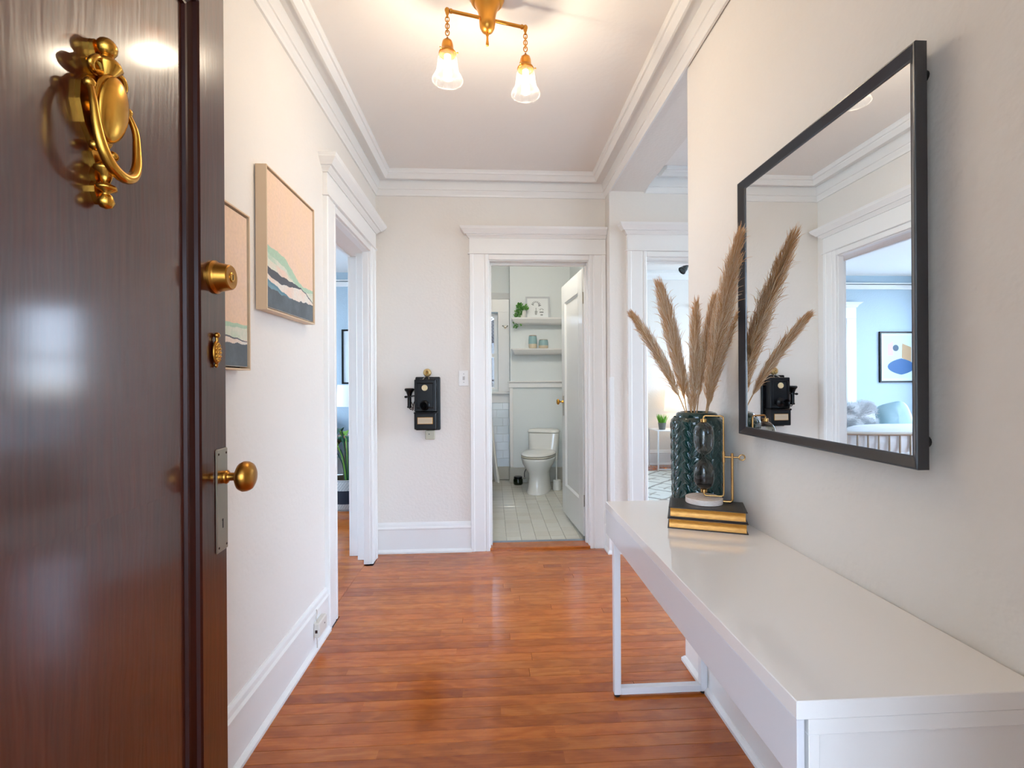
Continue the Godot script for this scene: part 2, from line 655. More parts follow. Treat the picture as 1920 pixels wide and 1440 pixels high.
func floors() -> void:
	var ta := wood_image(11, 2.2)
	var tb := wood_image(23, 1.2)
	var ms := []
	var bump := noise_tex(0.012, 512, 9, 3)
	for k in 8:
		var g := [1.0, 0.94, 0.97, 0.89, 1.0, 0.95, 0.92, 0.98][k] as float
		var m := textured(ta if k % 2 == 0 else tb, 0.17, Color(g, g * [0.98, 0.97, 1.0, 0.95, 0.98, 1.0, 0.97, 0.96][k], g * [0.95, 0.93, 1.0, 0.90, 0.94, 1.0, 0.95, 0.93][k]))
		m.metallic_specular = 0.55
		m.heightmap_enabled = true
		m.heightmap_texture = bump
		m.heightmap_scale = 0.04
		ms.append(m)
	M.planks = ms
	var f := thing("floor", "glossy orange brown strip wood floor of the hall", "floor", Vector3.ZERO, 0, "", "structure")
	var b := MB.new()
	b.bx(Vector3(-0.88, -0.12, 0.0), Vector3(4.35, -0.0185, ZS))
	b.bx(Vector3(-0.88, -0.12, ZS), Vector3(0.85, -0.0185, -3.55))
	part("subfloor", b, M.gap, f)
	var w := 0.0575
	var z := -0.02
	while z > -3.53:
		var zc := z - w / 2
		if zc > ZE - 0.02:
			row(f, -0.80, 0.86, zc, w, ms)
		elif zc > ZS:
			row(f, -0.86 if zc < -2.54 and zc > -3.255 else -0.80, 2.6, zc, w, ms)
		else:
			row(f, -0.83, 0.86, zc, w, ms)
		z -= w
	# living room
	f = thing("floor", "wood strip floor of the room on the left seen through its doorway", "floor", Vector3.ZERO, 0, "", "structure")
	b = MB.new()
	b.bx(Vector3(-4.75, -0.12, -0.8), Vector3(-0.88, -0.0185, -6.6))
	part("subfloor", b, ms[2], f)
	z = -2.45
	while z > -5.3:
		row(f, -2.6, -0.86, z - w / 2, w, ms)
		z -= w
	# bedroom
	b = MB.new()
	b.bx(Vector3(1.0, -0.12, -3.36), Vector3(4.6, 0.0, -7.0))
	struct("floor", b, ms[4], "wood floor of the bedroom around the patterned rug", "floor")
	b = MB.new()
	b.bx(Vector3(-2.0, -0.12, 0.0), Vector3(2.0, -0.002, 2.5))
	struct("floor", b, mat(rgb8(120, 96, 76), 0.7), "floor of the landing outside the entry door", "floor")
	# bathroom tiles
	f = thing("floor", "cream square tiled bathroom floor with a wooden threshold", "floor", Vector3.ZERO, 0, "", "structure")
	b = MB.new()
	b.bx(Vector3(-0.92, -0.12, -3.55), Vector3(1.0, -0.004, -6.1))
	part("grout", b, mat(rgb8(176, 174, 160), 0.8), f)
	var tiles := []
	for k in 3:
		var tm := mat([rgb8(222, 219, 206), rgb8(218, 214, 200), rgb8(224, 222, 210)][k], 0.14)
		tiles.append(tm)
	var tmesh: Array[ArrayMesh] = []
	var tb2 := MB.new()
	tb2.box(Vector3.ZERO, Vector3(0.1125, 0.012, 0.1125), 0.0022)
	tmesh.append(tb2.mesh())
	var px := -0.30
	while px < 0.90:
		var pz := -3.715
		while pz > -5.98:
			var o := MeshInstance3D.new()
			o.name = "tile"
			o.mesh = tmesh[0]
			o.material_override = tiles[rng.randi() % 3]
			f.add_child(o, true)
			o.position = Vector3(px, -0.006, pz)
			o.rotation = Vector3(rng.randf_range(-0.004, 0.004), 0, rng.randf_range(-0.004, 0.004))
			pz -= 0.115
		px += 0.115
	b = MB.new()
	b.bx(Vector3(-0.03, -0.02, -3.47), Vector3(0.715, 0.016, -3.60), 0.006)
	part("threshold", b, ms[1], f, "worn wooden threshold strip")
	b = MB.new()
	b.bx(Vector3(-0.03, -0.02, -3.60), Vector3(0.715, 0.01, -3.655), 0.003)
	part("threshold_edge", b, mat(rgb8(150, 160, 170), 0.3, 0.6), f)

# ---------------------------------------------------------------- trims
var CROWN := [Vector2(0, 2.552), Vector2(0.010, 2.552), Vector2(0.013, 2.564), Vector2(0.024, 2.584), Vector2(0.024, 2.590), Vector2(0.030, 2.592), Vector2(0.036, 2.640), Vector2(0.036, 2.652), Vector2(0.082, 2.652), Vector2(0.082, 2.640), Vector2(0.092, 2.640), Vector2(0.110, 2.664), Vector2(0.110, 2.671), Vector2(0.118, 2.673), Vector2(0.123, 2.684), Vector2(0.123, 2.70), Vector2(0, 2.70)]
var BASE := [Vector2(0, 0), Vector2(0.030, 0), Vector2(0.030, 0.012), Vector2(0.020, 0.024), Vector2(0.016, 0.026), Vector2(0.016, 0.165), Vector2(0.021, 0.170), Vector2(0.021, 0.178), Vector2(0.013, 0.186), Vector2(0.011, 0.202), Vector2(0.005, 0.214), Vector2(0, 0.215)]

func trims() -> void:
	var b := MB.new()
	b.run(CROWN, Vector3(XL, 0, ZF), Vector3(XL, 0, ZB), Vector3.RIGHT, 1, 1)
	struct("trim_1", b, M.trim, "stepped white crown moulding along the top of the left wall", "moulding")
	b = MB.new()
	b.run(CROWN, Vector3(XL, 0, ZB), Vector3(XR - 0.005, 0, ZB), Vector3.BACK, 1, 1)
	struct("trim_2", b, M.trim, "stepped white crown moulding across the end wall above the bathroom doorway", "moulding")
	b = MB.new()
	b.run(CROWN, Vector3(XR - 0.005, 0, ZB), Vector3(XR - 0.005, 0, ZF), Vector3.LEFT, 1, 1)
	struct("trim_3", b, M.trim, "stepped white crown moulding along the right wall and the beam", "moulding")
	b = MB.new()
	b.run(CROWN, Vector3(XL, 0, ZF), Vector3(XR, 0, ZF), Vector3.FORWARD, 1, 1)
	struct("trim_4", b, M.trim, "crown moulding above the entry door", "moulding")
	b = MB.new()
	b.run(CROWN, Vector3(XB, 0, ZS), Vector3(3.2, 0, ZS), Vector3.BACK, 1, 1)
	struct("trim_5", b, M.trim, "crown moulding beyond the beam above the bedroom doorway", "moulding")
	b = MB.new()
	b.run([Vector2(0, 2.70), Vector2(0.02, 2.70), Vector2(0.03, 2.76), Vector2(0.075, 2.79), Vector2(0.075, 2.83), Vector2(0, 2.83)], Vector3(0.95, 0, -6.9), Vector3(4.5, 0, -6.9), Vector3.BACK)
	struct("trim_6", b, M.trim, "white cornice at the top of the bedroom far wall", "moulding")
	# baseboards
	b = MB.new()
	b.run(BASE, Vector3(XL, 0, ZF), Vector3(XL, 0, -2.405), Vector3.RIGHT)
	struct("baseboard_left", b, M.trim, "tall white baseboard along the left wall under the paintings", "baseboard")
	b = MB.new()
	b.run(BASE, Vector3(XL, 0, ZB), Vector3(-0.155, 0, ZB), Vector3.BACK)
	struct("baseboard_back", b, M.trim, "tall white baseboard under the telephone", "baseboard")
	b = MB.new()
	b.run(BASE, Vector3(XR, 0, ZE), Vector3(XR, 0, ZF), Vector3.LEFT, -1, 0)
	b.run(BASE, Vector3(XR, 0, ZE), Vector3(XB, 0, ZE), Vector3.FORWARD, -1, 0)
	struct("baseboard_right", b, M.trim, "white baseboard under the console table", "baseboard")
	b = MB.new()
	b.run(BASE, Vector3(XR - 0.01, 0, ZS), Vector3(0.955, 0, ZS), Vector3.BACK, -1, 0)
	b.run(BASE, Vector3(XR - 0.01, 0, ZB), Vector3(XR - 0.01, 0, ZS), Vector3.LEFT, 0, -1)
	struct("baseboard_step", b, M.trim, "short white baseboard at the wall step beside the bathroom doorway", "baseboard")
	b = MB.new()
	b.run(BASE, Vector3(1.0, 0, -6.9), Vector3(4.5, 0, -6.9), Vector3.BACK)
	struct("baseboard_bedroom", b, M.trim, "white baseboard on the bedroom far wall", "baseboard")
	b = MB.new()
	b.run(BASE, Vector3(-4.6, 0, -6.55), Vector3(-0.925, 0, -6.55), Vector3.BACK)
	struct("baseboard_living_room", b, M.trim, "white baseboard on the far wall of the left room", "baseboard")
	# wooden corner guards
	b = MB.new()
	b.bx(Vector3(XR - 0.015, 0.215, ZS + 0.006), Vector3(XR + 0.016, 1.247, ZS - 0.03), 0.002)
	struct("trim_7", b, M.trim, "white corner guard strip on the wall step left of the bedroom doorway", "corner guard")
	b = MB.new()
	b.bx(Vector3(XR - 0.006, 0.215, ZE + 0.03), Vector3(XR + 0.03, 1.255, ZE - 0.008), 0.002)
	struct("trim_8", b, M.trim, "white corner guard strip at the end of the right wall behind the pampas grass", "corner guard")
	# picture rail and cornice in the left room
	b = MB.new()
	b.bx(Vector3(-4.6, 2.505, -6.55), Vector3(-1.0, 2.566, -6.512), 0.003)
	b.bx(Vector3(-4.6, 2.577, -6.55), Vector3(-1.0, 2.594, -6.500), 0.003)
	struct("trim_9", b, M.trim, "white slotted picture rail on the left room far wall", "picture rail")

# casing in local axes: wall plane z = 0 facing +z, opening x0..x1; depth of the jamb
func casing(o: Node3D, x0: float, x1: float, depth: float, w0: float, w1: float, cap0 := true, cap1 := true, stop := 0.06) -> void:
	var top := 2.10
	for s in [0, 1]:
		var b := MB.new()
		var w := w0 if s == 0 else w1
		if w <= 0: continue
		var pr := [Vector2(0, 0), Vector2(0.014, 0), Vector2(0.020, 0.006), Vector2(0.020, 0.022), Vector2(0.016, 0.026), Vector2(0.016, 0.034), Vector2(0.020, 0.038), Vector2(0.020, w - 0.03), Vector2(0.024, w - 0.026), Vector2(0.024, w - 0.004), Vector2(0.020, w), Vector2(0, w)]
		if s == 0:
			b.run(pr, Vector3(x0, 0, 0), Vector3(x0, 2.137, 0), Vector3.BACK, 0, 0, Vector3.LEFT)
		else:
			b.run(pr, Vector3(x1, 0, 0), Vector3(x1, 2.137, 0), Vector3.BACK, 0, 0, Vector3.RIGHT)
		part("side_casing", b, M.trim, o)
	var a := x0 - w0
	var e := x1 + w1
	var e0 := 1.0 if cap0 else 0.0
	var e1 := 1.0 if cap1 else 0.0
	var b := MB.new()
	b.bx(Vector3(x0, top, 0), Vector3(x1, 2.137, 0.016), 0.002)
	part("head_lining", b, M.trim, o)
	b = MB.new()
	b.loft([[2.137, a - 0.006 * e0, e + 0.006 * e1, 0, 0.027], [2.139, a - 0.010 * e0, e + 0.010 * e1, 0, 0.031], [2.145, a - 0.010 * e0, e + 0.010 * e1, 0, 0.031], [2.147, a - 0.004 * e0, e + 0.004 * e1, 0, 0.025]])
	part("fillet", b, M.trim, o)
	b = MB.new()
	b.bx(Vector3(a, 2.147, 0), Vector3(e, 2.252, 0.022), 0.001)
	part("frieze_board", b, M.trim, o)
	b = MB.new()
	b.loft([[2.252, a - 0.006 * e0, e + 0.006 * e1, 0, 0.028], [2.256, a - 0.006 * e0, e + 0.006 * e1, 0, 0.028], [2.272, a - 0.022 * e0, e + 0.022 * e1, 0, 0.044], [2.276, a - 0.022 * e0, e + 0.022 * e1, 0, 0.044], [2.277, a - 0.034 * e0, e + 0.034 * e1, 0, 0.056], [2.282, a - 0.036 * e0, e + 0.036 * e1, 0, 0.058], [2.306, a - 0.058 * e0, e + 0.058 * e1, 0, 0.080], [2.310, a - 0.058 * e0, e + 0.058 * e1, 0, 0.080], [2.322, a - 0.064 * e0, e + 0.064 * e1, 0, 0.086]])
	part("cap_moulding", b, M.trim, o)
	b = MB.new()
	b.bx(Vector3(x0 - 0.012, 0, 0.0), Vector3(x0 + 0.006, top + 0.004, -depth), 0.002)
	if stop < depth: b.bx(Vector3(x0, 0, -stop), Vector3(x0 + 0.018, top - 0.01, -stop - 0.035), 0.002)
	part("jamb", b, M.trim, o)
	b = MB.new()
	b.bx(Vector3(x1 + 0.012, 0, 0.0), Vector3(x1 - 0.006, top + 0.004, -depth), 0.002)
	if stop < depth: b.bx(Vector3(x1, 0, -stop), Vector3(x1 - 0.018, top - 0.01, -stop - 0.035), 0.002)
	part("jamb", b, M.trim, o)
	b = MB.new()
	b.bx(Vector3(x0, top + 0.012, 0.0), Vector3(x1, top - 0.006, -depth), 0.002)
	if stop < depth: b.bx(Vector3(x0, top, -stop), Vector3(x1, top - 0.022, -stop - 0.035), 0.002)
	part("head_jamb", b, M.trim, o)

func doorways() -> void:
	# left room: the wall faces +x; local x runs along -z
	var o := thing("door_1", "white cased doorway in the left wall opening to the blue room", "doorway", Vector3(XL, 0, 0), PI / 2, "", "structure")
	casing(o, 2.543, 3.272, 0.041, 0.138, 0.122, true, true, 0.10)
	var b := MB.new()
	b.bx(Vector3(3.350, 0, -0.042), Vector3(3.375, 2.106, -0.104), 0.002)
	b.bx(Vector3(3.430, 0, -0.100), Vector3(3.455, 2.106, -0.166), 0.002)
	b.bx(Vector3(2.531, 0, -0.042), Vector3(2.549, 2.106, -0.166), 0.002)
	part("stepped_jamb", b, M.trim, o)
	b = MB.new()
	b.bx(Vector3(2.41, 0, -0.163), Vector3(2.55, 2.24, -0.183), 0.002)
	b.bx(Vector3(3.43, 0, -0.163), Vector3(3.57, 2.24, -0.183), 0.002)
	b.bx(Vector3(2.41, 2.10, -0.163), Vector3(3.57, 2.24, -0.183), 0.002)
	part("inner_casing", b, M.trim, o)
	o = thing("door_2", "white cased bathroom doorway at the end of the hall", "doorway", Vector3(0, 0, ZB), 0, "", "structure")
	casing(o, -0.022, 0.707, 0.15, 0.138, 0.125, true, false, 0.06)
	o = thing("door_3", "white cased bedroom doorway partly hidden by the right wall", "doorway", Vector3(0, 0, ZS), 0, "", "structure")
	casing(o, 1.098, 1.84, 0.20, 0.142, 0.138, true, true, 0.10)

# window in local axes: wall plane z = 0 facing +z
func window(o: Node3D, x0: float, x1: float, y0: float, y1: float, depth: float, panes: int, cased := true) -> void:
	if cased:
		var b := MB.new()
		b.bx(Vector3(x0 - 0.14, y0, 0), Vector3(x0, y1, 0.02), 0.003)
		part("side_casing", b, M.trim, o)
		b = MB.new()
		b.bx(Vector3(x1, y0, 0), Vector3(x1 + 0.14, y1, 0.02), 0.003)
		part("side_casing", b, M.trim, o)
		b = MB.new()
		b.bx(Vector3(x0 - 0.14, y1, 0), Vector3(x1 + 0.14, 2.25, 0.022), 0.003)
		b.loft([[2.25, x0 - 0.15, x1 + 0.15, 0, 0.03], [2.28, x0 - 0.16, x1 + 0.16, 0, 0.05], [2.315, x0 - 0.20, x1 + 0.20, 0, 0.085]])
		part("head_casing", b, M.trim, o)
		b = MB.new()
		b.bx(Vector3(x0 - 0.17, y0 - 0.03, -0.01), Vector3(x1 + 0.17, y0, 0.06), 0.004)
		b.bx(Vector3(x0 - 0.14, y0 - 0.14, 0), Vector3(x1 + 0.14, y0 - 0.03, 0.02), 0.004)
		part("sill", b, M.trim, o)
	var n := panes
	for k in n:
		var a := x0 + (x1 - x0) * k / n
		var e := x0 + (x1 - x0) * (k + 1) / n
		var ym := y0 + (y1 - y0) * 0.46
		for q in 2:
			var zz := -depth * 0.45 - (0.0 if q == 0 else 0.04)
			var lo := y0 if q == 0 else ym - 0.03
			var hi := ym + 0.02 if q == 0 else y1
			var b := MB.new()
			b.bx(Vector3(a, lo, zz), Vector3(a + 0.05, hi, zz - 0.035), 0.003)
			b.bx(Vector3(e - 0.05, lo, zz), Vector3(e, hi, zz - 0.035), 0.003)
			b.bx(Vector3(a + 0.05, lo, zz), Vector3(e - 0.05, lo + 0.055, zz - 0.035), 0.003)
			b.bx(Vector3(a + 0.05, hi - 0.045, zz), Vector3(e - 0.05, hi, zz - 0.035), 0.003)
			var sash := part("sash", b, M.trim, o)
			b = MB.new()
			b.quad_uv(Vector3(a + 0.05, lo + 0.055, zz - 0.018), Vector3(e - 0.05, lo + 0.055, zz - 0.018), Vector3(e - 0.05, hi - 0.045, zz - 0.018), Vector3(a + 0.05, hi - 0.045, zz - 0.018))
			part("pane", b, M.glass, sash)

func windows() -> void:
	var o := thing("window_1", "white sash window in the bathroom beside the shelves, lattice outside", "window", Vector3(0, 0, -6.0), 0, "", "structure")
	window(o, -0.75, 0.075, 1.10, 2.09, 0.12, 2)
	o = thing("window_2", "bright sash window with white casing on the left room far wall, seen in the mirror", "window", Vector3(0, 0, -6.55), 0, "", "structure")
	window(o, -3.395, -2.45, 0.62, 2.09, 0.15, 1)
	o = thing("window_3", "wide window row on the side wall of the left room", "window", Vector3(-4.6, 0, 0), PI / 2, "", "structure")
	window(o, 2.2, 6.2, 0.4, 2.55, 0.15, 3, false)
	o = thing("window_5", "windows of the dining room beyond the opening", "window", Vector3(3.2, 0, 0), -PI / 2, "", "structure")
	window(o, -3.25, -1.7, 0.3, 2.6, 0.15, 1, false)
	o = thing("window_6", "windows of the bedroom", "window", Vector3(4.5, 0, 0), -PI / 2, "", "structure")
	window(o, -6.4, -4.0, 0.8, 2.25, 0.15, 2, false)
	o = thing("window_4", "window in the bedroom far wall behind the bed", "window", Vector3(0, 0, -6.9), 0, "", "structure")
	window(o, 3.08, 4.1, 1.02, 2.25, 0.12, 1)
	o = thing("window_7", "window of the landing behind the viewer", "window", Vector3(0, 0, 2.4), PI, "", "structure")
	window(o, -1.8, 1.8, 0.2, 2.55, 0.12, 3, false)

# ---------------------------------------------------------------- entry door
func arc(c: Vector3, r: float, a0: float, a1: float, k: int, ux := Vector3.RIGHT, uy := Vector3.UP) -> Array:
	var out := []
	for i in k + 1:
		var a := a0 + (a1 - a0) * i / k
		out.append(c + (ux * cos(a) + uy * sin(a)) * r)
	return out

func smooth_path(p: Array, k := 6) -> Array:
	var cv := Curve3D.new()
	for i in p.size():
		var a: Vector3 = p[maxi(i - 1, 0)]
		var b: Vector3 = p[mini(i + 1, p.size() - 1)]
		var tn := (b - a) / 6.0
		cv.add_point(p[i], -tn, tn)
	var out := []
	for i in p.size() - 1:
		for j in k:
			out.append(cv.sample(i, j / float(k)))
	out.append(p[p.size() - 1])
	return out

func toward(z: Vector3) -> Basis:   # turns the y axis of a lathe to z
	var d := z.normalized()
	var x := Vector3.UP.cross(d)
	if x.length() < 0.01:
		x = Vector3.RIGHT
	x = x.normalized()
	return Basis(x, d, x.cross(d))

func entry_door() -> void:
	nz.seed = 5
	var grain := pic(512, 1024, func(u: float, v: float) -> Color:
		var k := 0.5 + 0.28 * nz.get_noise_2d(u * 60.0, v * 2.2) + 0.16 * nz.get_noise_2d(u * 150.0 + 3.0, v * 9.0) + 0.18 * nz.get_noise_2d(u * 5.0, v * 1.3 + 8.0)
		return rgb8(48, 16, 6).lerp(rgb8(90, 34, 12), clampf(k, 0, 1)))
	nz.seed = 6
	var wave := pic(512, 512, func(u: float, v: float) -> Color:
		var wob := nz.get_noise_2d(u * 2.0, v * 1.2) * 0.03
		var k := 0.5 + 0.22 * nz.get_noise_2d((u + wob) * 34.0, v * 1.6) + 0.16 * nz.get_noise_2d((u + wob) * 90.0, v * 4.0) + 0.05 * nz.get_noise_2d(u * 20.0, v * 20.0)
		return Color(k, k, k))
	var dm := textured(grain, 0.36)
	dm.metallic_specular = 0.45
	dm.clearcoat_enabled = true
	dm.clearcoat = 1.0
	dm.clearcoat_roughness = 0.12
	relief(dm, wave, 0.15, Vector3.ONE)
	var sm := textured(grain, 0.28, Color(0.92, 0.86, 0.86))
	sm.metallic_specular = 0.3
	sm.clearcoat_enabled = true
	sm.clearcoat = 1.0
	sm.clearcoat_roughness = 0.16
	relief(sm, wave, 0.05, Vector3.ONE)
	var W := 0.92
	var free := Vector3(-0.617, 0, -1.15)
	var swing := deg_to_rad(3.2)
	var dir := Vector3(-sin(swing), 0, -cos(swing))
	var o := thing("door_4", "dark brown varnished entry door standing open on the left with brass knocker", "door", free - dir * W, PI / 2 + swing, "", "structure")
	var b := MB.new()
	# stiles and rails in front of the panel
	b.bx(Vector3(W - 0.106, 0.012, -0.044), Vector3(W, 2.19, 0), 0.002)
	part("stile", b, sm, o)
	b = MB.new()
	b.bx(Vector3(0, 0.012, -0.044), Vector3(0.11, 2.19, 0), 0.002)
	part("stile", b, sm, o)
	b = MB.new()
	b.bx(Vector3(0.11, 0.012, -0.044), Vector3(W - 0.106, 0.26, 0), 0.001)
	part("rail", b, sm, o)
	b = MB.new()
	b.bx(Vector3(0.11, 2.02, -0.044), Vector3(W - 0.106, 2.19, 0), 0.001)
	part("rail", b, sm, o)
	b = MB.new()
	b.bx(Vector3(0.10, 0.25, -0.034), Vector3(W - 0.10, 2.03, -0.016))
	part("panel", b, dm, o)
	b = MB.new()
	var mm := textured(grain, 0.4, Color(0.72, 0.62, 0.6))
	mm.metallic_specular = 0.35
	var pr := [Vector2(0, -0.02), Vector2(0, 0.000), Vector2(0.006, 0.004), Vector2(0.010, 0.001), Vector2(0.012, -0.006), Vector2(0.024, -0.011), Vector2(0.029, -0.008), Vector2(0.034, -0.009), Vector2(0.036, -0.015), Vector2(0.036, -0.02)]
	var x0 := 0.11
	var x1 := W - 0.106
	b.run(pr, Vector3(x1, 0.26, 0), Vector3(x1, 2.02, 0), Vector3.LEFT, 1, 1, Vector3.BACK)
	b.run(pr, Vector3(x0, 0.26, 0), Vector3(x0, 2.02, 0), Vector3.RIGHT, 1, 1, Vector3.BACK)
	b.run(pr, Vector3(x0, 0.26, 0), Vector3(x1, 0.26, 0), Vector3.UP, 1, 1, Vector3.BACK)
	b.run(pr, Vector3(x0, 2.02, 0), Vector3(x1, 2.02, 0), Vector3.DOWN, 1, 1, Vector3.BACK)
	part("panel_moulding", b, mm, o)
	# knocker
	var kx := W - 0.371
	var k := Node3D.new()
	k.name = "knocker"
	o.add_child(k, true)
	k.position = Vector3(kx, -0.117, -0.016)
	k.scale = Vector3.ONE * 1.095
	k.set_meta("label", "polished brass door knocker with oval medallion and ring")
	var out := Transform3D(toward(Vector3.BACK), Vector3.ZERO)
	b = MB.new()
	var half := [[1.700, 0.0], [1.698, 0.010], [1.690, 0.014], [1.682, 0.010], [1.676, 0.008], [1.668, 0.018], [1.660, 0.026], [1.652, 0.020], [1.646, 0.012], [1.640, 0.022], [1.626, 0.034], [1.600, 0.036], [1.572, 0.028], [1.553, 0.016], [1.545, 0.010], [1.538, 0.016], [1.530, 0.012], [1.520, 0.008], [1.508, 0.012], [1.500, 0.008], [1.492, 0.012], [1.484, 0.011], [1.472, 0.004], [1.470, 0.0]]
	var ol := PackedVector2Array()
	for q in half:
		ol.append(Vector2(q[1], q[0]))
	for i in range(half.size() - 2, 0, -1):
		ol.append(Vector2(-half[i][1], half[i][0]))
	b.slab(ol, 0.0, 0.007)
	part("backplate", b, M.brass, k)
	b = MB.new()   # oval medallion, tilted, with a raised dome
	var mb := Basis(Vector3.RIGHT, deg_to_rad(8.0))
	b.ball(Vector3(0, 1.604, 0.024), Vector3(0.028, 0.046, 0.010), 28, mb)
	b.ball(Vector3(0, 1.604, 0.018), Vector3(0.031, 0.049, 0.008), 28, mb)
	b.tube([Vector3(0, 1.604, 0.0), Vector3(0, 1.604, 0.016)], 0.02, 14)
	part("medallion", b, M.brass, k)
	b = MB.new()   # urn and bow above the medallion
	b.ball(Vector3(0, 1.692, 0.016), Vector3(0.013, 0.014, 0.013), 16)
	b.lathe([Vector2(0.003, 1.640), Vector2(0.010, 1.646), Vector2(0.008, 1.652), Vector2(0.019, 1.664), Vector2(0.016, 1.672), Vector2(0.008, 1.680), Vector2(0.004, 1.684)], Transform3D(Basis.IDENTITY, Vector3(0, 0, 0.016)), 18)
	part("top_finial", b, M.brass, k)
	b = MB.new()
	for s in [-1.0, 1.0]:
		b.tube(smooth_path([Vector3(s * 0.004, 1.668, 0.014), Vector3(s * 0.024, 1.664, 0.020), Vector3(s * 0.032, 1.652, 0.018), Vector3(s * 0.022, 1.646, 0.014), Vector3(s * 0.004, 1.654, 0.012)]), 0.0045, 8)
	part("bow", b, M.brass, k)
	b = MB.new()
	b.lathe([Vector2(0.001, 1.464), Vector2(0.007, 1.466), Vector2(0.0105, 1.473), Vector2(0.008, 1.482), Vector2(0.004, 1.486), Vector2(0.013, 1.491), Vector2(0.013, 1.496), Vector2(0.005, 1.500), Vector2(0.008, 1.510), Vector2(0.015, 1.518), Vector2(0.014, 1.523), Vector2(0.006, 1.530), Vector2(0.002, 1.540)], Transform3D(Basis.IDENTITY, Vector3(0, 0, 0.014)), 18)
	part("bottom_finial", b, M.brass, k)
	b = MB.new()
	for s in [-1.0, 1.0]:
		b.ball(Vector3(s * 0.017, 1.546, 0.012), Vector3.ONE * 0.0075, 12)
	part("scroll_bead", b, M.brass, k)
	b = MB.new()   # the ring: hangs from two pivots beside the medallion and stands off at the bottom
	var ring := smooth_path([Vector3(-0.036, 1.618, 0.020), Vector3(-0.041, 1.595, 0.027), Vector3(-0.040, 1.566, 0.030), Vector3(-0.034, 1.537, 0.033), Vector3(-0.020, 1.517, 0.035), Vector3(0, 1.510, 0.036), Vector3(0.020, 1.517, 0.035), Vector3(0.034, 1.537, 0.033), Vector3(0.040, 1.566, 0.030), Vector3(0.041, 1.595, 0.027), Vector3(0.036, 1.618, 0.020)])
	var rr := []
	for i in ring.size():
		rr.append(0.0042 + 0.0038 * pow(sin(PI * i / (ring.size() - 1.0)), 2.0))
	b.tube(ring, rr, 12)
	b.ball(Vector3(-0.036, 1.621, 0.019), Vector3.ONE * 0.0075, 12)
	b.ball(Vector3(0.036, 1.621, 0.019), Vector3.ONE * 0.0075, 12)
	part("ring", b, M.brass, k)
	# deadbolt
	var d := Node3D.new()
	d.name = "deadbolt"
	o.add_child(d, true)
	d.position = Vector3(W - 0.049, 1.4506, 0)
	d.scale = Vector3.ONE * 1.08
	d.set_meta("label", "round brass deadbolt cylinder")
	b = MB.new()
	b.turned([Vector2(0.034, 0), Vector2(0.034, 0.004), Vector2(0.031, 0.008), Vector2(0.030, 0.010), Vector2(0.0255, 0.032), Vector2(0.0235, 0.034)], out, 36)
	b.turned([Vector2(0.0235, 0.034), Vector2(0.001, 0.034)], out, 36)
	part("housing", b, M.old_brass, d)
	b = MB.new()
	b.turned([Vector2(0.0105, 0.034), Vector2(0.0105, 0.0352), Vector2(0.009, 0.0362), Vector2(0.001, 0.0362)], out, 24)
	part("key_plug", b, M.brass, d)
	b = MB.new()
	b.bx(Vector3(-0.0012, -0.0055, 0.0355), Vector3(0.0012, 0.0055, 0.0366))
	part("keyhole", b, M.black, d)
	# hanging keyhole cover
	var h := Node3D.new()
	h.name = "keyhole_cover"
	o.add_child(h, true)
	h.position = Vector3(W - 0.0525, 1.2875, 0)
	h.scale = Vector3.ONE * 1.09
	h.set_meta("label", "small embossed brass drop cover over old keyhole")
	b = MB.new()
	b.ball(Vector3(0, 0.031, 0.006), Vector3(0.006, 0.006, 0.006), 12)
	b.tube([Vector3(0, 0.03, 0.005), Vector3(0, 0.018, 0.006)], 0.003, 8)
	part("pivot", b, M.old_brass, h)
	b = MB.new()
	b.ball(Vector3(0, -0.004, 0.005), Vector3(0.0145, 0.0245, 0.006), 20)
	b.ball(Vector3(0, -0.030, 0.004), Vector3(0.004, 0.005, 0.004), 8)
	part("drop", b, M.old_brass, h)
	b = MB.new()
	for i in 14:
		var a := TAU * i / 14.0
		b.ball(Vector3(cos(a) * 0.0095, -0.004 + sin(a) * 0.0175, 0.0085), Vector3(0.0022, 0.0026, 0.0022), 6)
	for i in 6:
		var a := TAU * i / 6.0
		b.ball(Vector3(cos(a) * 0.0045, -0.004 + sin(a) * 0.009, 0.0105), Vector3(0.002, 0.0028, 0.002), 6)
	part("embossing", b, M.brass, h)
	# long lock plate and knob
	var e := Node3D.new()
	e.name = "lock_plate"
	o.add_child(e, true)
	e.position = Vector3(W - 0.0275, 0, 0)
	e.rotation.z = 0.0
	e.set_meta("label", "long worn brass lock plate")
	b = MB.new()
	b.box(Vector3(0, 0.9515, 0.002), Vector3(0.049, 0.232, 0.005), 0.0022)
	part("plate", b, M.nickel, e)
	b = MB.new()
	for q in [[-0.017, 1.056], [0.017, 1.056], [-0.017, 0.847], [0.017, 0.847]]:
		b.ball(Vector3(q[0], q[1], 0.0045), Vector3(0.0028, 0.0028, 0.0012), 8)
	part("screw", b, M.gap, e)
	b = MB.new()
	b.ball(Vector3(0, 0.906, 0.0042), Vector3(0.0035, 0.0035, 0.001), 8)
	b.bx(Vector3(-0.0016, 0.888, 0.0038), Vector3(0.0016, 0.905, 0.0051))
	part("keyhole", b, M.black, e)
	b = MB.new()
	var kn := Transform3D(toward(Vector3.BACK) * Basis.from_scale(Vector3.ONE * 1.09), Vector3(W - 0.0275, 1.003, 0))
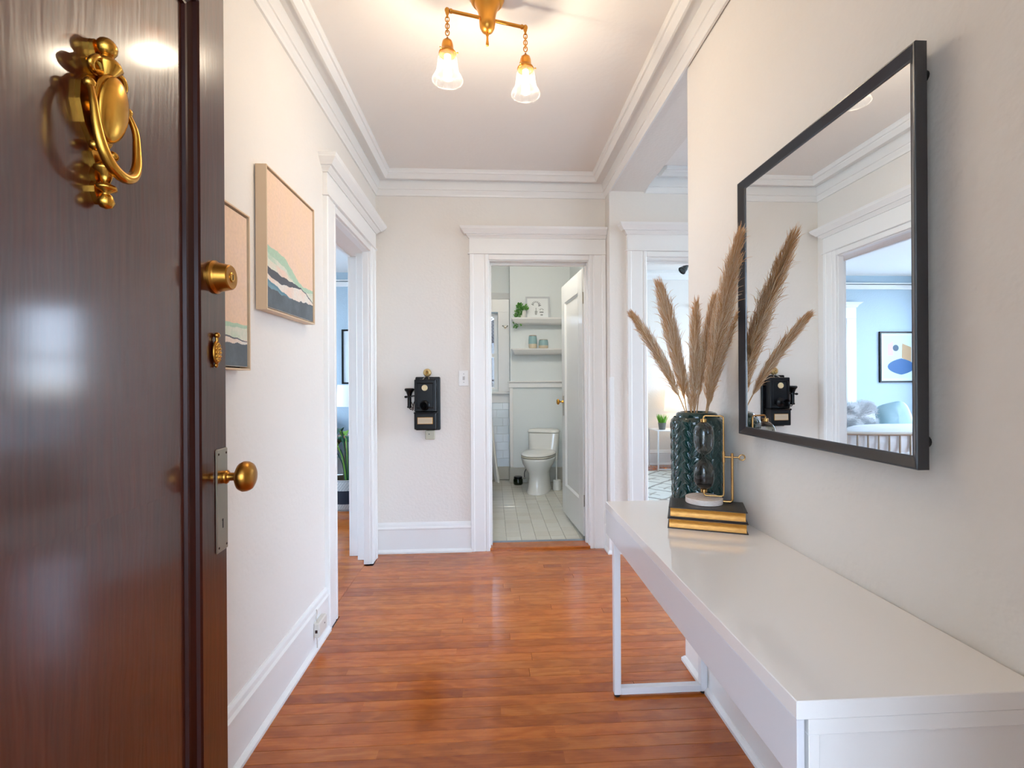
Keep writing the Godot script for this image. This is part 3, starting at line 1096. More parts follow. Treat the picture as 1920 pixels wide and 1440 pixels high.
	b.lathe([Vector2(0.0135, 0.004), Vector2(0.0135, 0.010), Vector2(0.0145, 0.013), Vector2(0.011, 0.016), Vector2(0.0085, 0.018), Vector2(0.0085, 0.031), Vector2(0.011, 0.033), Vector2(0.021, 0.035), Vector2(0.028, 0.039), Vector2(0.0315, 0.046), Vector2(0.031, 0.054), Vector2(0.027, 0.061), Vector2(0.019, 0.0655), Vector2(0.010, 0.0675), Vector2(0.0003, 0.068)], kn, 36)
	part("knob", b, M.old_brass, o, "oval brass door knob")
	b = MB.new()
	var kb := Transform3D(toward(Vector3.FORWARD), Vector3(W - 0.0275, 1.003, -0.044))
	b.lathe([Vector2(0.0135, 0.0), Vector2(0.0135, 0.010), Vector2(0.0085, 0.018), Vector2(0.0085, 0.031), Vector2(0.021, 0.035), Vector2(0.0315, 0.046), Vector2(0.027, 0.061), Vector2(0.0003, 0.068)], kb, 24)
	part("knob", b, M.old_brass, o, "inner brass door knob")

# ---------------------------------------------------------------- bathroom door
func bath_door() -> void:
	var hinge := Vector3(0.692, 0, -3.655)
	var free := Vector3(0.640, 0, -4.39)
	var dir := (free - hinge).normalized()
	var W := hinge.distance_to(free)
	# local x runs from the hinge to the free edge, local z is the face towards the toilet
	var turn := atan2(-dir.z, dir.x)
	var o := thing("door_5", "white panelled bathroom door swung open into the bathroom", "door", hinge, turn, "", "structure")
	var fs := -1.0     # the seen face is on the local -z or +z side
	var nrm := Basis(Vector3.UP, turn) * Vector3.BACK
	if nrm.x < 0: fs = 1.0
	var m := mat(rgb8(234, 233, 228), 0.18)
	var b := MB.new()
	var z1 := 0.0
	var z0 := -0.04 * fs
	b.bx(Vector3(0, 0.03, z0), Vector3(0.12, 2.085, z1), 0.002)
	b.bx(Vector3(W - 0.115, 0.03, z0), Vector3(W, 2.085, z1), 0.002)
	b.bx(Vector3(0.12, 0.03, z0), Vector3(W - 0.115, 0.28, z1), 0.001)
	b.bx(Vector3(0.12, 1.93, z0), Vector3(W - 0.115, 2.085, z1), 0.001)
	part("frame", b, m, o)
	b = MB.new()
	b.bx(Vector3(0.11, 0.27, z0 + 0.014 * fs), Vector3(W - 0.10, 1.94, z1 - 0.014 * fs))
	part("panel", b, m, o)
	b = MB.new()
	var pr := [Vector2(0, -0.016), Vector2(0, 0.001), Vector2(0.008, 0.001), Vector2(0.022, -0.012), Vector2(0.022, -0.016)]
	var up := Vector3(0, 0, fs)
	b.run(pr, Vector3(0.12, 0.28, 0), Vector3(0.12, 1.93, 0), Vector3.RIGHT, 1, 1, up)
	b.run(pr, Vector3(W - 0.115, 0.28, 0), Vector3(W - 0.115, 1.93, 0), Vector3.LEFT, 1, 1, up)
	b.run(pr, Vector3(0.12, 0.28, 0), Vector3(W - 0.115, 0.28, 0), Vector3.UP, 1, 1, up)
	b.run(pr, Vector3(0.12, 1.93, 0), Vector3(W - 0.115, 1.93, 0), Vector3.DOWN, 1, 1, up)
	part("panel_moulding", b, m, o)
	for y in [0.30, 1.86]:
		var hn := Node3D.new()
		hn.name = "hinge"
		o.add_child(hn, true)
		b = MB.new()
		b.bx(Vector3(-0.002, y - 0.045, z0 * 0.85), Vector3(0.002, y + 0.045, z1 * 0.85 - 0.004 * fs), 0.0006)
		for s in [-0.03, 0.0, 0.03]:
			b.ball(Vector3(-0.0025, y + s, z0 * (0.35 if s != 0.0 else 0.6)), Vector3(0.0015, 0.004, 0.004), 8)
		part("leaf", b, M.nickel, hn)
		b = MB.new()
		b.tube([Vector3(-0.004, y - 0.05, z0 - 0.004 * fs), Vector3(-0.004, y + 0.05, z0 - 0.004 * fs)], 0.006, 10)
		b.ball(Vector3(-0.004, y + 0.054, z0 - 0.004 * fs), Vector3.ONE * 0.006, 8)
		part("pin", b, M.nickel, hn)
	b = MB.new()
	b.bx(Vector3(W - 0.085, 0.91, 0.0), Vector3(W - 0.04, 1.09, 0.003 * fs), 0.001)
	part("lock_plate", b, M.nickel, o)
	b = MB.new()
	b.lathe([Vector2(0.013, 0.0), Vector2(0.012, 0.008), Vector2(0.007, 0.014), Vector2(0.007, 0.032), Vector2(0.018, 0.036), Vector2(0.026, 0.044), Vector2(0.026, 0.052), Vector2(0.018, 0.060), Vector2(0.0003, 0.063)], Transform3D(toward(up), Vector3(W - 0.062, 1.035, 0.002 * fs)), 24)
	part("knob", b, M.brass, o, "small polished brass knob")

# ---------------------------------------------------------------- hall lamp
func lamp() -> void:
	var c := Vector3(-0.011, 0, -1.845)
	var o := thing("ceiling_light", "two-arm brass ceiling light with ribbed glass bell shades", "ceiling light", Vector3(c.x, HC - 0.008, c.z))
	var b := MB.new()
	b.lathe([Vector2(0.0003, -0.0305), Vector2(0.040, -0.030), Vector2(0.054, -0.026), Vector2(0.062, -0.018), Vector2(0.064, -0.010), Vector2(0.067, -0.006), Vector2(0.067, 0.008), Vector2(0.0003, 0.008)], Transform3D.IDENTITY, 40)
	part("canopy", b, M.gilt, o)
	b = MB.new()
	b.lathe([Vector2(0.0003, -0.140), Vector2(0.012, -0.138), Vector2(0.022, -0.130), Vector2(0.029, -0.116), Vector2(0.031, -0.100), Vector2(0.031, -0.085), Vector2(0.035, -0.060), Vector2(0.044, -0.038), Vector2(0.050, -0.026)], Transform3D.IDENTITY, 36)
	part("hub", b, M.gilt, o)
	b = MB.new()
	b.lathe([Vector2(0.0003, -0.190), Vector2(0.005, -0.187), Vector2(0.0062, -0.181), Vector2(0.0045, -0.165), Vector2(0.0038, -0.152), Vector2(0.0065, -0.147), Vector2(0.0065, -0.141), Vector2(0.004, -0.138)], Transform3D.IDENTITY, 16)
	part("finial", b, M.gilt, o)
	var lm := mat(Color(1, 0.97, 0.92), 0.4)
	lm.emission_enabled = true
	lm.emission = Color(1.0, 0.95, 0.88)
	lm.emission_energy_multiplier = 4.0
	var gm := mat(Color(0.97, 0.97, 0.96, 0.0022), 0.08)
	gm.transparency = BaseMaterial3D.TRANSPARENCY_ALPHA
	for s in [-1.0, 1.0]:
		var dx: float = 0.149 * s
		var dz: float = -0.037 * s
		var e := Vector3(dx, -0.085, dz)
		var u := Vector3(dx, 0, dz).normalized()
		b = MB.new()
		b.tube([u * 0.026 + Vector3(0, -0.085, 0), e - u * 0.016], 0.0062, 14)
		b.tube([e - u * 0.018, e - u * 0.015, e - u * 0.012, e - u * 0.009], [0.0078, 0.0085, 0.0085, 0.0078], 14)
		b.ball(e, Vector3.ONE * 0.0098, 16)
		b.lathe([Vector2(0.003, -0.028), Vector2(0.0045, -0.018), Vector2(0.0075, -0.010), Vector2(0.0075, -0.004)], Transform3D(Basis.IDENTITY, e), 12)
		part("arm", b, M.gilt, o)
		var y := e.y - 0.026
		for i in 5:   # chain
			b = MB.new()
			var loop := []
			for j in 14:
				var a := TAU * j / 14.0
				var q := Vector3(cos(a) * 0.0072, sin(a) * 0.0105, 0)
				if i % 2 == 1: q = Vector3(0, q.y, q.x)
				loop.append(e * Vector3(1, 0, 1) + Vector3(0, y - 0.008 - i * 0.0126, 0) + q)
			b.tube(loop, 0.0021, 7, false, true)
			part("chain_link", b, M.gilt, o)
		var base := Vector3(dx, -0.194, dz)
		b = MB.new()
		b.lathe([Vector2(0.031, -0.058), Vector2(0.033, -0.055), Vector2(0.032, -0.050), Vector2(0.026, -0.043), Vector2(0.0225, -0.035), Vector2(0.0215, -0.020), Vector2(0.018, -0.008), Vector2(0.010, -0.001), Vector2(0.004, 0.001), Vector2(0.0035, 0.008), Vector2(0.0003, 0.009)], Transform3D(Basis.IDENTITY, base), 30)
		b.tube([base + Vector3(0.034, -0.052, 0.004), base + Vector3(0.041, -0.052, 0.004)], 0.0025, 8)
		b.tube([base + Vector3(-0.02, -0.052, 0.028), base + Vector3(-0.024, -0.052, 0.034)], 0.0025, 8)
		part("shade_holder", b, M.gilt, o)
		var sh := MB.new()
		var prof := [Vector2(0.029, -0.052), Vector2(0.031, -0.058), Vector2(0.034, -0.070), Vector2(0.037, -0.088), Vector2(0.039, -0.108), Vector2(0.041, -0.122), Vector2(0.046, -0.133), Vector2(0.053, -0.143), Vector2(0.057, -0.151), Vector2(0.0565, -0.156)]
		prof.reverse()
		sh.lathe(prof, Transform3D(Basis.IDENTITY, base), 240, 40, 0.0013)
		var inner := []
		for q: Vector2 in prof:
			inner.append(Vector2(q.x - 0.0028, q.y))
		inner.reverse()
		sh.lathe(inner, Transform3D(Basis.IDENTITY, base), 96)
		part("glass_shade", sh, gm, o, "ribbed clear glass bell shade")
		b = MB.new()
		b.ball(base + Vector3(0, -0.130, 0), Vector3(0.017, 0.026, 0.017), 18)
		b.tube([base + Vector3(0, -0.108, 0), base + Vector3(0, -0.06, 0)], 0.012, 12)
		part("light_bulb", b, lm, o, "glowing bulb")
		var l := OmniLight3D.new()
		l.name = "bulb_glow"
		l.light_color = Color(1.0, 0.93, 0.82)
		l.light_energy = LAMP_ENERGY
		l.light_size = 0.016
		l.omni_range = 12.0
		l.omni_attenuation = 2.0
		l.shadow_enabled = true
		l.position = o.position + base + Vector3(0, -0.130, 0)
		add_child(l)

# ---------------------------------------------------------------- paintings
func seascape(far: bool) -> ImageTexture:
	nz.seed = 31 if far else 37
	var sky := rgb8(242, 206, 172)
	var mint := rgb8(178, 204, 176)
	var pale := rgb8(222, 220, 200)
	var pinkish := rgb8(238, 206, 186)
	var dark := rgb8(86, 88, 94)
	var white := rgb8(232, 224, 212)
	var teal := rgb8(96, 140, 156)
	var slate := rgb8(88, 96, 102)
	return pic(480, 540, func(u: float, v: float) -> Color:
		var n := nz.get_noise_2d(u * 4.0, v * 4.0)
		var f := nz.get_noise_2d(u * 26.0, v * 30.0)
		var q := nz.get_noise_2d(u * 7.0, 3.0) * 0.010
		var c := sky.lerp(rgb8(238, 204, 184), clampf(0.3 + n * 0.5, 0, 1))
		var sl := u if far else u * 0.25 + 0.75
		var ridge := 0.545 + 0.02 * sin(sl * 5.0) + 0.20 * smoothstep(0.25, 0.8, sl) + q
		if v > ridge: c = mint
		if v > ridge + 0.035 + 0.04 * sin(sl * 3.0 + 0.5): c = pale.lerp(mint, clampf(n + 0.3, 0, 1))
		if v > ridge + 0.09 + 0.02 * sin(sl * 7.0): c = pinkish.lerp(pale, clampf(0.5 + n, 0, 1))
		var band := 0.70 + 0.02 * sin(sl * 6.0) + 0.14 * sl * sl + q
		var thick := 0.055 * (1.0 - smoothstep(0.45, 0.80, sl)) + 0.012 * sin(sl * 9.0)
		if v > band and v < band + thick: c = dark
		if v > band + maxf(thick, 0.0): c = white.lerp(pinkish, clampf(n + 0.4, 0, 1))
		var t0 := 0.805 + 0.045 * sin(sl * 3.4 - 0.3) + 0.05 * sl + q
		if v > t0: c = teal
		if v > t0 + 0.018 + 0.03 * smoothstep(0.4, 0.9, sl): c = teal.lerp(white, 0.55 if sl > 0.55 else 0.15)
		var s0 := 0.845 + 0.02 * sin(sl * 4.6) + 0.03 * sl + q * 1.5
		if v > s0: c = slate.lerp(rgb8(106, 116, 122), clampf(n + 0.2, 0, 1))
		var g := 1.0 + f * 0.035
		return Color(c.r * g, c.g * g, c.b * g))

func paintings() -> void:
	var wood := mat(rgb8(226, 196, 160), 0.4)
	var defs := [[-1.722, -2.176, 1.474, 1.983, "framed abstract seascape hanging nearer the doorway, its whole front in view", true], [-1.150, -1.606, 1.257, 1.757, "framed abstract seascape half hidden behind the open entry door", false]]
	for d in defs:
		var zc: float = (d[0] + d[1]) / 2
		var o := thing("painting", d[4], "painting", Vector3(XL, d[2], zc), PI / 2, "pair of framed abstract seascapes")
		var w: float = absf(d[0] - d[1])
		var h: float = d[3] - d[2]
		var f := MB.new()
		var dp := 0.042
		f.bx(Vector3(-w / 2, 0, 0.003), Vector3(-w / 2 + 0.0055, h, dp), 0.0008)
		f.bx(Vector3(w / 2 - 0.0055, 0, 0.003), Vector3(w / 2, h, dp), 0.0008)
		f.bx(Vector3(-w / 2 + 0.0055, 0, 0.003), Vector3(w / 2 - 0.0055, 0.0055, dp), 0.0008)
		f.bx(Vector3(-w / 2 + 0.0055, h - 0.0055, 0.003), Vector3(w / 2 - 0.0055, h, dp), 0.0008)
		part("frame", f, wood, o, "pale wooden floater frame")
		f = MB.new()
		f.bx(Vector3(-w / 2 + 0.0055, 0.0055, 0.003), Vector3(w / 2 - 0.0055, h - 0.0055, 0.010))
		part("backing", f, M.gap, o)
		f = MB.new()
		f.bx(Vector3(-w / 2 + 0.011, 0.011, 0.010), Vector3(w / 2 - 0.011, h - 0.011, dp - 0.0055), 0.001)
		var cv := part("canvas", f, M.cloth_white, o)
		f = MB.new()
		var z := dp - 0.0051
		f.quad_uv(Vector3(-w / 2 + 0.012, 0.012, z), Vector3(w / 2 - 0.012, 0.012, z), Vector3(w / 2 - 0.012, h - 0.012, z), Vector3(-w / 2 + 0.012, h - 0.012, z))
		part("painted_face", f, textured(seascape(d[5]), 0.55), cv)

# ---------------------------------------------------------------- telephone, switch, jacks
func phone() -> void:
	var x0 := -0.548
	var x1 := -0.372
	var xc := (x0 + x1) / 2
	var o := thing("wall_telephone", "antique black wall telephone with brass bell and hanging receiver", "telephone", Vector3(xc, 0.876, ZB))
	var w := x1 - x0
	var b := MB.new()
	b.bx(Vector3(-w / 2, 0, 0), Vector3(w / 2, 0.380, 0.025), 0.006)
	part("backboard", b, M.black, o)
	b = MB.new()
	b.bx(Vector3(-w / 2 + 0.004, 0.135, 0.024), Vector3(w / 2 - 0.022, 0.362, 0.095), 0.005)
	part("upper_case", b, M.black, o)
	b = MB.new()
	var rim := [Vector2(0, 0), Vector2(0.0, 0.004), Vector2(0.003, 0.006), Vector2(0.006, 0.004), Vector2(0.006, 0)]
	for q in [[-w / 2 + 0.02, w / 2 - 0.038, 0.160, 0.338, 0.095]]:
		b.run(rim, Vector3(q[0], q[2], q[4]), Vector3(q[1], q[2], q[4]), Vector3.UP, 1, 1, Vector3.BACK)
		b.run(rim, Vector3(q[0], q[3], q[4]), Vector3(q[1], q[3], q[4]), Vector3.DOWN, 1, 1, Vector3.BACK)
		b.run(rim, Vector3(q[0], q[2], q[4]), Vector3(q[0], q[3], q[4]), Vector3.RIGHT, 1, 1, Vector3.BACK)
		b.run(rim, Vector3(q[1], q[2], q[4]), Vector3(q[1], q[3], q[4]), Vector3.LEFT, 1, 1, Vector3.BACK)
	part("raised_border", b, M.black, o)
	b = MB.new()
	b.bx(Vector3(-w / 2 + 0.004, 0.012, 0.024), Vector3(w / 2 - 0.022, 0.130, 0.105), 0.005)
	b.bx(Vector3(-w / 2 + 0.001, 0.122, 0.024), Vector3(w / 2 - 0.016, 0.134, 0.112), 0.004)
	part("lower_case", b, M.black, o)
	b = MB.new()
	b.bx(Vector3(-w / 2 + 0.026, 0.050, 0.105), Vector3(w / 2 - 0.044, 0.098, 0.107), 0.0008)
	var nzz := 0
	var card := pic(128, 56, func(u: float, v: float) -> Color:
		var c := rgb8(206, 188, 160)
		var line := fmod(v * 6.0, 1.0)
		if line > 0.35 and line < 0.55 and u > 0.08 and u < 0.92 and v > 0.1 and v < 0.9 and sin(u * 90.0 + floor(v * 6.0) * 2.0) > -0.3:
			c = rgb8(150, 130, 108)
		return c)
	part("card_holder", b, M.old_brass, o)
	b = MB.new()
	b.quad_uv(Vector3(-w / 2 + 0.029, 0.053, 0.1073), Vector3(w / 2 - 0.047, 0.053, 0.1073), Vector3(w / 2 - 0.047, 0.095, 0.1073), Vector3(-w / 2 + 0.029, 0.095, 0.1073))
	part("paper_card", b, textured(card, 0.8), o, "yellowed paper card")
	var face := toward(Vector3.BACK)
	var mx := -0.012
	b = MB.new()
	b.turned([Vector2(0.036, 0), Vector2(0.036, 0.006), Vector2(0.030, 0.012), Vector2(0.020, 0.016), Vector2(0.012, 0.020)], Transform3D(face, Vector3(mx, 0.180, 0.095)), 32)
	b.lathe([Vector2(0.012, 0.018), Vector2(0.013, 0.035), Vector2(0.018, 0.055), Vector2(0.026, 0.068), Vector2(0.028, 0.070), Vector2(0.026, 0.071), Vector2(0.016, 0.056), Vector2(0.010, 0.04), Vector2(0.0005, 0.036)], Transform3D(face, Vector3(mx, 0.180, 0.095)), 32)
	part("mouthpiece", b, M.black, o, "black flared mouthpiece")
	b = MB.new()
	b.turned([Vector2(0.021, 0), Vector2(0.021, 0.003), Vector2(0.018, 0.005)], Transform3D(face, Vector3(mx, 0.303, 0.095)), 28)
	b.turned([Vector2(0.018, 0.005), Vector2(0.016, 0.0035), Vector2(0.0003, 0.0035)], Transform3D(face, Vector3(mx, 0.303, 0.095)), 28)
	part("round_dial_plate", b, mat(rgb8(226, 206, 160), 0.45), o, "round cream emblem plate")
	# bell on its bracket
	b = MB.new()
	var bp := Vector3(-0.002, 0.410, 0.03)
	b.lathe([Vector2(0.026, -0.006), Vector2(0.029, -0.003), Vector2(0.0285, 0.004), Vector2(0.024, 0.014), Vector2(0.0185, 0.018), Vector2(0.0165, 0.014), Vector2(0.0145, 0.013), Vector2(0.0135, 0.024), Vector2(0.0115, 0.026), Vector2(0.0095, 0.024), Vector2(0.007, 0.016), Vector2(0.0005, 0.015)], Transform3D(face, bp), 32)
	b.ball(bp + Vector3(0, 0, 0.018), Vector3(0.003, 0.003, 0.005), 8)
	part("bell", b, mat(rgb8(204, 176, 122), 0.3, 0.85), o, "round brass bell")
	b = MB.new()
	b.tube(smooth_path([Vector3(-0.03, 0.362, 0.06), Vector3(-0.022, 0.372, 0.05), Vector3(-0.010, 0.384, 0.03), Vector3(-0.002, 0.398, 0.026)]), 0.003, 8)
	b.tube(smooth_path([Vector3(0.014, 0.362, 0.06), Vector3(0.010, 0.374, 0.045), Vector3(0.002, 0.388, 0.03), Vector3(-0.002, 0.400, 0.026)]), 0.003, 8)
	b.bx(Vector3(-0.05, 0.356, 0.045), Vector3(0.05, 0.363, 0.07), 0.002)
	part("bell_bracket", b, M.nickel, o)
	# receiver on its hook
	var cordm := mat(rgb8(46, 28, 24), 0.7)
	var rx := -w / 2 - 0.036
	b = MB.new()
	b.tube(smooth_path([Vector3(-w / 2 + 0.006, 0.246, 0.055), Vector3(-w / 2 - 0.012, 0.246, 0.056), Vector3(rx + 0.012, 0.243, 0.058)]), 0.0045, 8)
	b.tube(smooth_path([Vector3(rx + 0.016, 0.243, 0.040), Vector3(rx + 0.010, 0.243, 0.058), Vector3(rx + 0.016, 0.243, 0.078)]), 0.0045, 8)
	b.tube(smooth_path([Vector3(rx - 0.020, 0.240, 0.072), Vector3(rx - 0.018, 0.241, 0.058), Vector3(rx + 0.012, 0.243, 0.040)]), 0.005, 8)
	b.ball(Vector3(rx - 0.021, 0.240, 0.074), Vector3(0.012, 0.009, 0.009), 12)
	part("switch_hook", b, M.black, o)
	b = MB.new()
	b.lathe([Vector2(0.0005, 0.160), Vector2(0.012, 0.161), Vector2(0.0165, 0.164), Vector2(0.0165, 0.170), Vector2(0.0135, 0.174), Vector2(0.0135, 0.240), Vector2(0.016, 0.255), Vector2(0.020, 0.266), Vector2(0.024, 0.276), Vector2(0.031, 0.283), Vector2(0.0335, 0.289), Vector2(0.0335, 0.294), Vector2(0.028, 0.300), Vector2(0.0005, 0.300)], Transform3D(Basis.IDENTITY, Vector3(rx, 0, 0.058)), 28)
	part("receiver", b, M.black, o, "black bell-shaped receiver")
	b = MB.new()
	b.tube(smooth_path([Vector3(rx, 0.160, 0.058), Vector3(rx + 0.010, 0.150, 0.058), Vector3(rx + 0.022, 0.165, 0.055), Vector3(rx + 0.030, 0.195, 0.052), Vector3(-w / 2 + 0.004, 0.215, 0.05)]), 0.0028, 8)
	part("cord", b, cordm, o, "dark brown cloth cord")
	b = MB.new()
	b.tube(smooth_path([Vector3(rx + 0.012, 0.205, 0.062), Vector3(rx + 0.024, 0.180, 0.06), Vector3(rx + 0.026, 0.155, 0.058), Vector3(rx + 0.018, 0.144, 0.056)]), 0.0026, 8)
	part("cord", b, cordm, o, "dark brown cloth cord")
	b = MB.new()
	b.tube(smooth_path([Vector3(-w / 2 + 0.002, 0.09, 0.012), Vector3(-w / 2 - 0.006, 0.05, 0.008), Vector3(-w / 2 - 0.008, 0.012, 0.006)]), 0.0022, 6)
	part("cord", b, cordm, o, "dark brown cloth cord")
	# junction box below
	var cream := mat(rgb8(196, 190, 166), 0.45)
	var j := thing("phone_jack", "small cream jack box on the wall just below the telephone", "phone jack", Vector3(-0.446, 0.808, ZB), 0, "")
	b = MB.new()
	b.bx(Vector3(-0.034, 0, 0), Vector3(0.034, 0.066, 0.026), 0.005)
	part("cover", b, cream, j)
	b = MB.new()
	b.ball(Vector3(-0.006, 0.040, 0.026), Vector3(0.004, 0.004, 0.0015), 10)
	part("screw", b, M.black, j)
	# light switch
	var s := thing("light_switch", "white toggle light switch plate left of the bathroom doorway", "light switch", Vector3(-0.205, 1.190, ZB))
	b = MB.new()
	b.bx(Vector3(-0.036, 0, 0), Vector3(0.034, 0.112, 0.006), 0.003)
	part("plate", b, M.trim, s)
	b = MB.new()
	b.box(Vector3(0, 0.056, 0.010), Vector3(0.010, 0.022, 0.016), 0.002, Basis(Vector3.RIGHT, 0.45))
	part("toggle", b, mat(rgb8(214, 210, 202), 0.35), s)
	b = MB.new()
	b.bx(Vector3(-0.007, 0.043, 0.0055), Vector3(0.007, 0.069, 0.0066))
	b.ball(Vector3(0, 0.086, 0.006), Vector3(0.003, 0.003, 0.001), 8)
	b.ball(Vector3(0, 0.026, 0.006), Vector3(0.003, 0.003, 0.001), 8)
	part("screw", b, mat(rgb8(150, 146, 140), 0.4, 0.6), s)
	# jack on the left baseboard
	j = thing("phone_jack", "small white jack box with short cord on the left baseboard", "phone jack", Vector3(XL + 0.016, 0.068, -2.255), PI / 2)
	b = MB.new()
	b.bx(Vector3(-0.05, 0, 0), Vector3(0.05, 0.066, 0.026), 0.004)
	part("cover", b, mat(rgb8(222, 214, 202), 0.4), j)
	b = MB.new()
	b.bx(Vector3(-0.0505, 0.022, 0.007), Vector3(-0.049, 0.036, 0.018))
	part("socket", b, M.gap, j)
	b = MB.new()
	b.ball(Vector3(0.02, 0.036, 0.026), Vector3(0.004, 0.004, 0.0012), 8)
	part("screw", b, M.gap, j)
	b = MB.new()
	b.tube(smooth_path([Vector3(-0.036, 0.064, 0.010), Vector3(-0.038, 0.085, 0.008), Vector3(-0.030, 0.105, 0.009), Vector3(-0.034, 0.122, 0.008)]), 0.0024, 6)
	part("cord", b, mat(rgb8(212, 202, 190), 0.5), j)
	b = MB.new()
	b.tube(smooth_path([Vector3(-0.038, 0.004, 0.010), Vector3(-0.038, -0.02, 0.012), Vector3(-0.036, -0.05, 0.012)]), 0.0026, 6)
	part("cord", b, mat(rgb8(212, 202, 190), 0.5), j)

# ---------------------------------------------------------------- console table
func console() -> void:
	var x0 := 0.4455
	var x1 := 0.843
	var z0 := -0.684
	var z1 := -1.880
	var o := thing("console_table", "glossy white console table on metal loop legs under the mirror", "table", Vector3((x0 + x1) / 2, 0, (z0 + z1) / 2))
	var w := x1 - x0
	var l := z0 - z1
	var wh: StandardMaterial3D = M.white_gloss
	var b := MB.new()
	b.box(Vector3(0, 0.726, 0), Vector3(w, 0.028, l), 0.0012)
	part("top", b, wh, o)
	b = MB.new()   # front panel with the drawer
	b.bx(Vector3(-w / 2 + 0.0005, 0.614, -l / 2 + 0.001), Vector3(-w / 2 + 0.0125, 0.7115, l / 2 - 0.001), 0.0008)
	part("drawer_front", b, mat(rgb8(228, 226, 228), 0.1), o)
	b = MB.new()
	b.bx(Vector3(-w / 2 + 0.019, 0.614, l / 2 - 0.016), Vector3(w / 2, 0.7115, l / 2 - 0.012), 0.0006)
	b.bx(Vector3(-w / 2 + 0.019, 0.688, l / 2 - 0.012), Vector3(w / 2, 0.7115, l / 2 - 0.0015), 0.0008)
	b.bx(Vector3(-w / 2 + 0.019, 0.614, l / 2 - 0.012), Vector3(-w / 2 + 0.036, 0.688, l / 2 - 0.0015), 0.0008)
	part("end_panel", b, wh, o)
	b = MB.new()
	b.bx(Vector3(-w / 2 + 0.019, 0.614, -l / 2 + 0.0015), Vector3(w / 2, 0.7115, -l / 2 + 0.016), 0.0008)
	part("end_panel", b, wh, o)
	b = MB.new()
	b.bx(Vector3(-w / 2 + 0.0125, 0.620, -l / 2 + 0.016), Vector3(w / 2, 0.632, l / 2 - 0.016))
	b.bx(Vector3(w / 2 - 0.012, 0.620, -l / 2 + 0.016), Vector3(w / 2, 0.7115, l / 2 - 0.016))
	part("carcass", b, wh, o)
	for s in [-1.0, 1.0]:
		var f := Node3D.new()
		f.name = "leg_frame"
		o.add_child(f, true)
		var zc: float = s * (l / 2 - 0.048)
		var t := 0.026
		var a := -w / 2 + 0.016
		var e := w / 2 - 0.016
		b = MB.new()
		b.bx(Vector3(a, 0.010, zc - t / 2), Vector3(a + t, 0.625, zc + t / 2), 0.0015)
		part("leg", b, M.white_metal, f)
		b = MB.new()
		b.bx(Vector3(e - t, 0.010, zc - t / 2), Vector3(e, 0.625, zc + t / 2), 0.0015)
		part("leg", b, M.white_metal, f)
		b = MB.new()
		b.bx(Vector3(a + t, 0.010, zc - t / 2), Vector3(e - t, 0.010 + t, zc + t / 2), 0.0015)
		part("stretcher", b, M.white_metal, f)
		for x in [a + t / 2, e - t / 2]:
			b = MB.new()
			b.turned([Vector2(0.010, 0), Vector2(0.0115, 0.002), Vector2(0.0115, 0.010)], Transform3D(Basis.IDENTITY, Vector3(x, 0, zc)), 18)
			part("glide", b, M.rubber, f)

# ---------------------------------------------------------------- mirror
func wall_mirror() -> void:
	var z0 := -0.861
	var z1 := -1.518
	var y0 := 1.043
	var y1 := 1.853
	# local x runs along +z (the wall faces -x)
	var o := thing("wall_mirror", "tall black framed mirror hanging above the console table", "mirror", Vector3(XR, y0, (z0 + z1) / 2), -PI / 2)
	var w := z0 - z1
	var h := y1 - y0
	var pr := [Vector2(0, 0.023), Vector2(0, 0.0455), Vector2(0.0015, 0.047), Vector2(0.004, 0.047), Vector2(0.021, 0.035), Vector2(0.024, 0.034), Vector2(0.024, 0.023)]
	var c := [Vector3(-w / 2, 0, 0), Vector3(w / 2, 0, 0), Vector3(w / 2, h, 0), Vector3(-w / 2, h, 0)]
	var inw := [Vector3.UP, Vector3.LEFT, Vector3.DOWN, Vector3.RIGHT]
	for k in 4:
		var b := MB.new()
		b.run(pr, c[k], c[(k + 1) % 4], inw[k], 1, 1, Vector3.BACK)
		part("frame_rail", b, M.frame_black, o)
	var b := MB.new()
	b.bx(Vector3(-w / 2 + 0.019, 0.019, 0.025), Vector3(w / 2 - 0.019, h - 0.019, 0.0325))
	part("glass", b, M.mirror, o)
	for q in [[-1, 0.05], [1, 0.05], [-1, h - 0.05], [1, h - 0.05]]:
		b = MB.new()
		b.turned([Vector2(0.012, 0.0), Vector2(0.012, 0.024)], Transform3D(toward(Vector3.BACK), Vector3(q[0] * (w / 2 - 0.03), q[1], 0)), 14)
		part("bumper", b, M.rubber, o)

# ---------------------------------------------------------------- vase and pampas
func leaf_relief(u: float, v: float) -> float:
	# u counts vines, v counts leaves upwards
	var f := fposmod(u, 1.0) - 0.5
	var a := absf(f) * 2.0
	var best := 0.0
	var odd := 0.5 if f > 0 else 0.0
	for k in [-1, 0, 1]:
		var v0: float = floorf(v - odd) + odd + k
		var x := clampf((a - 0.02) / 0.94, 0.0, 1.0)
		var ax: float = v0 + 0.18 + 0.62 * x
		var d: float = v - ax
		var wd := 0.58 * pow(sin(PI * pow(clampf(x, 0.001, 0.999), 0.72)), 0.75) + 0.001
		var q := absf(d) / wd
		if q < 1.0 and a > 0.02 and a < 0.96:
			var hgt := pow(1.0 - q * q, 0.42) * (0.72 + 0.28 * smoothstep(-0.5, 0.5, d))
			hgt -= 0.16 * exp(-pow(d / 0.05, 2.0))
			best = maxf(best, hgt)
	return best

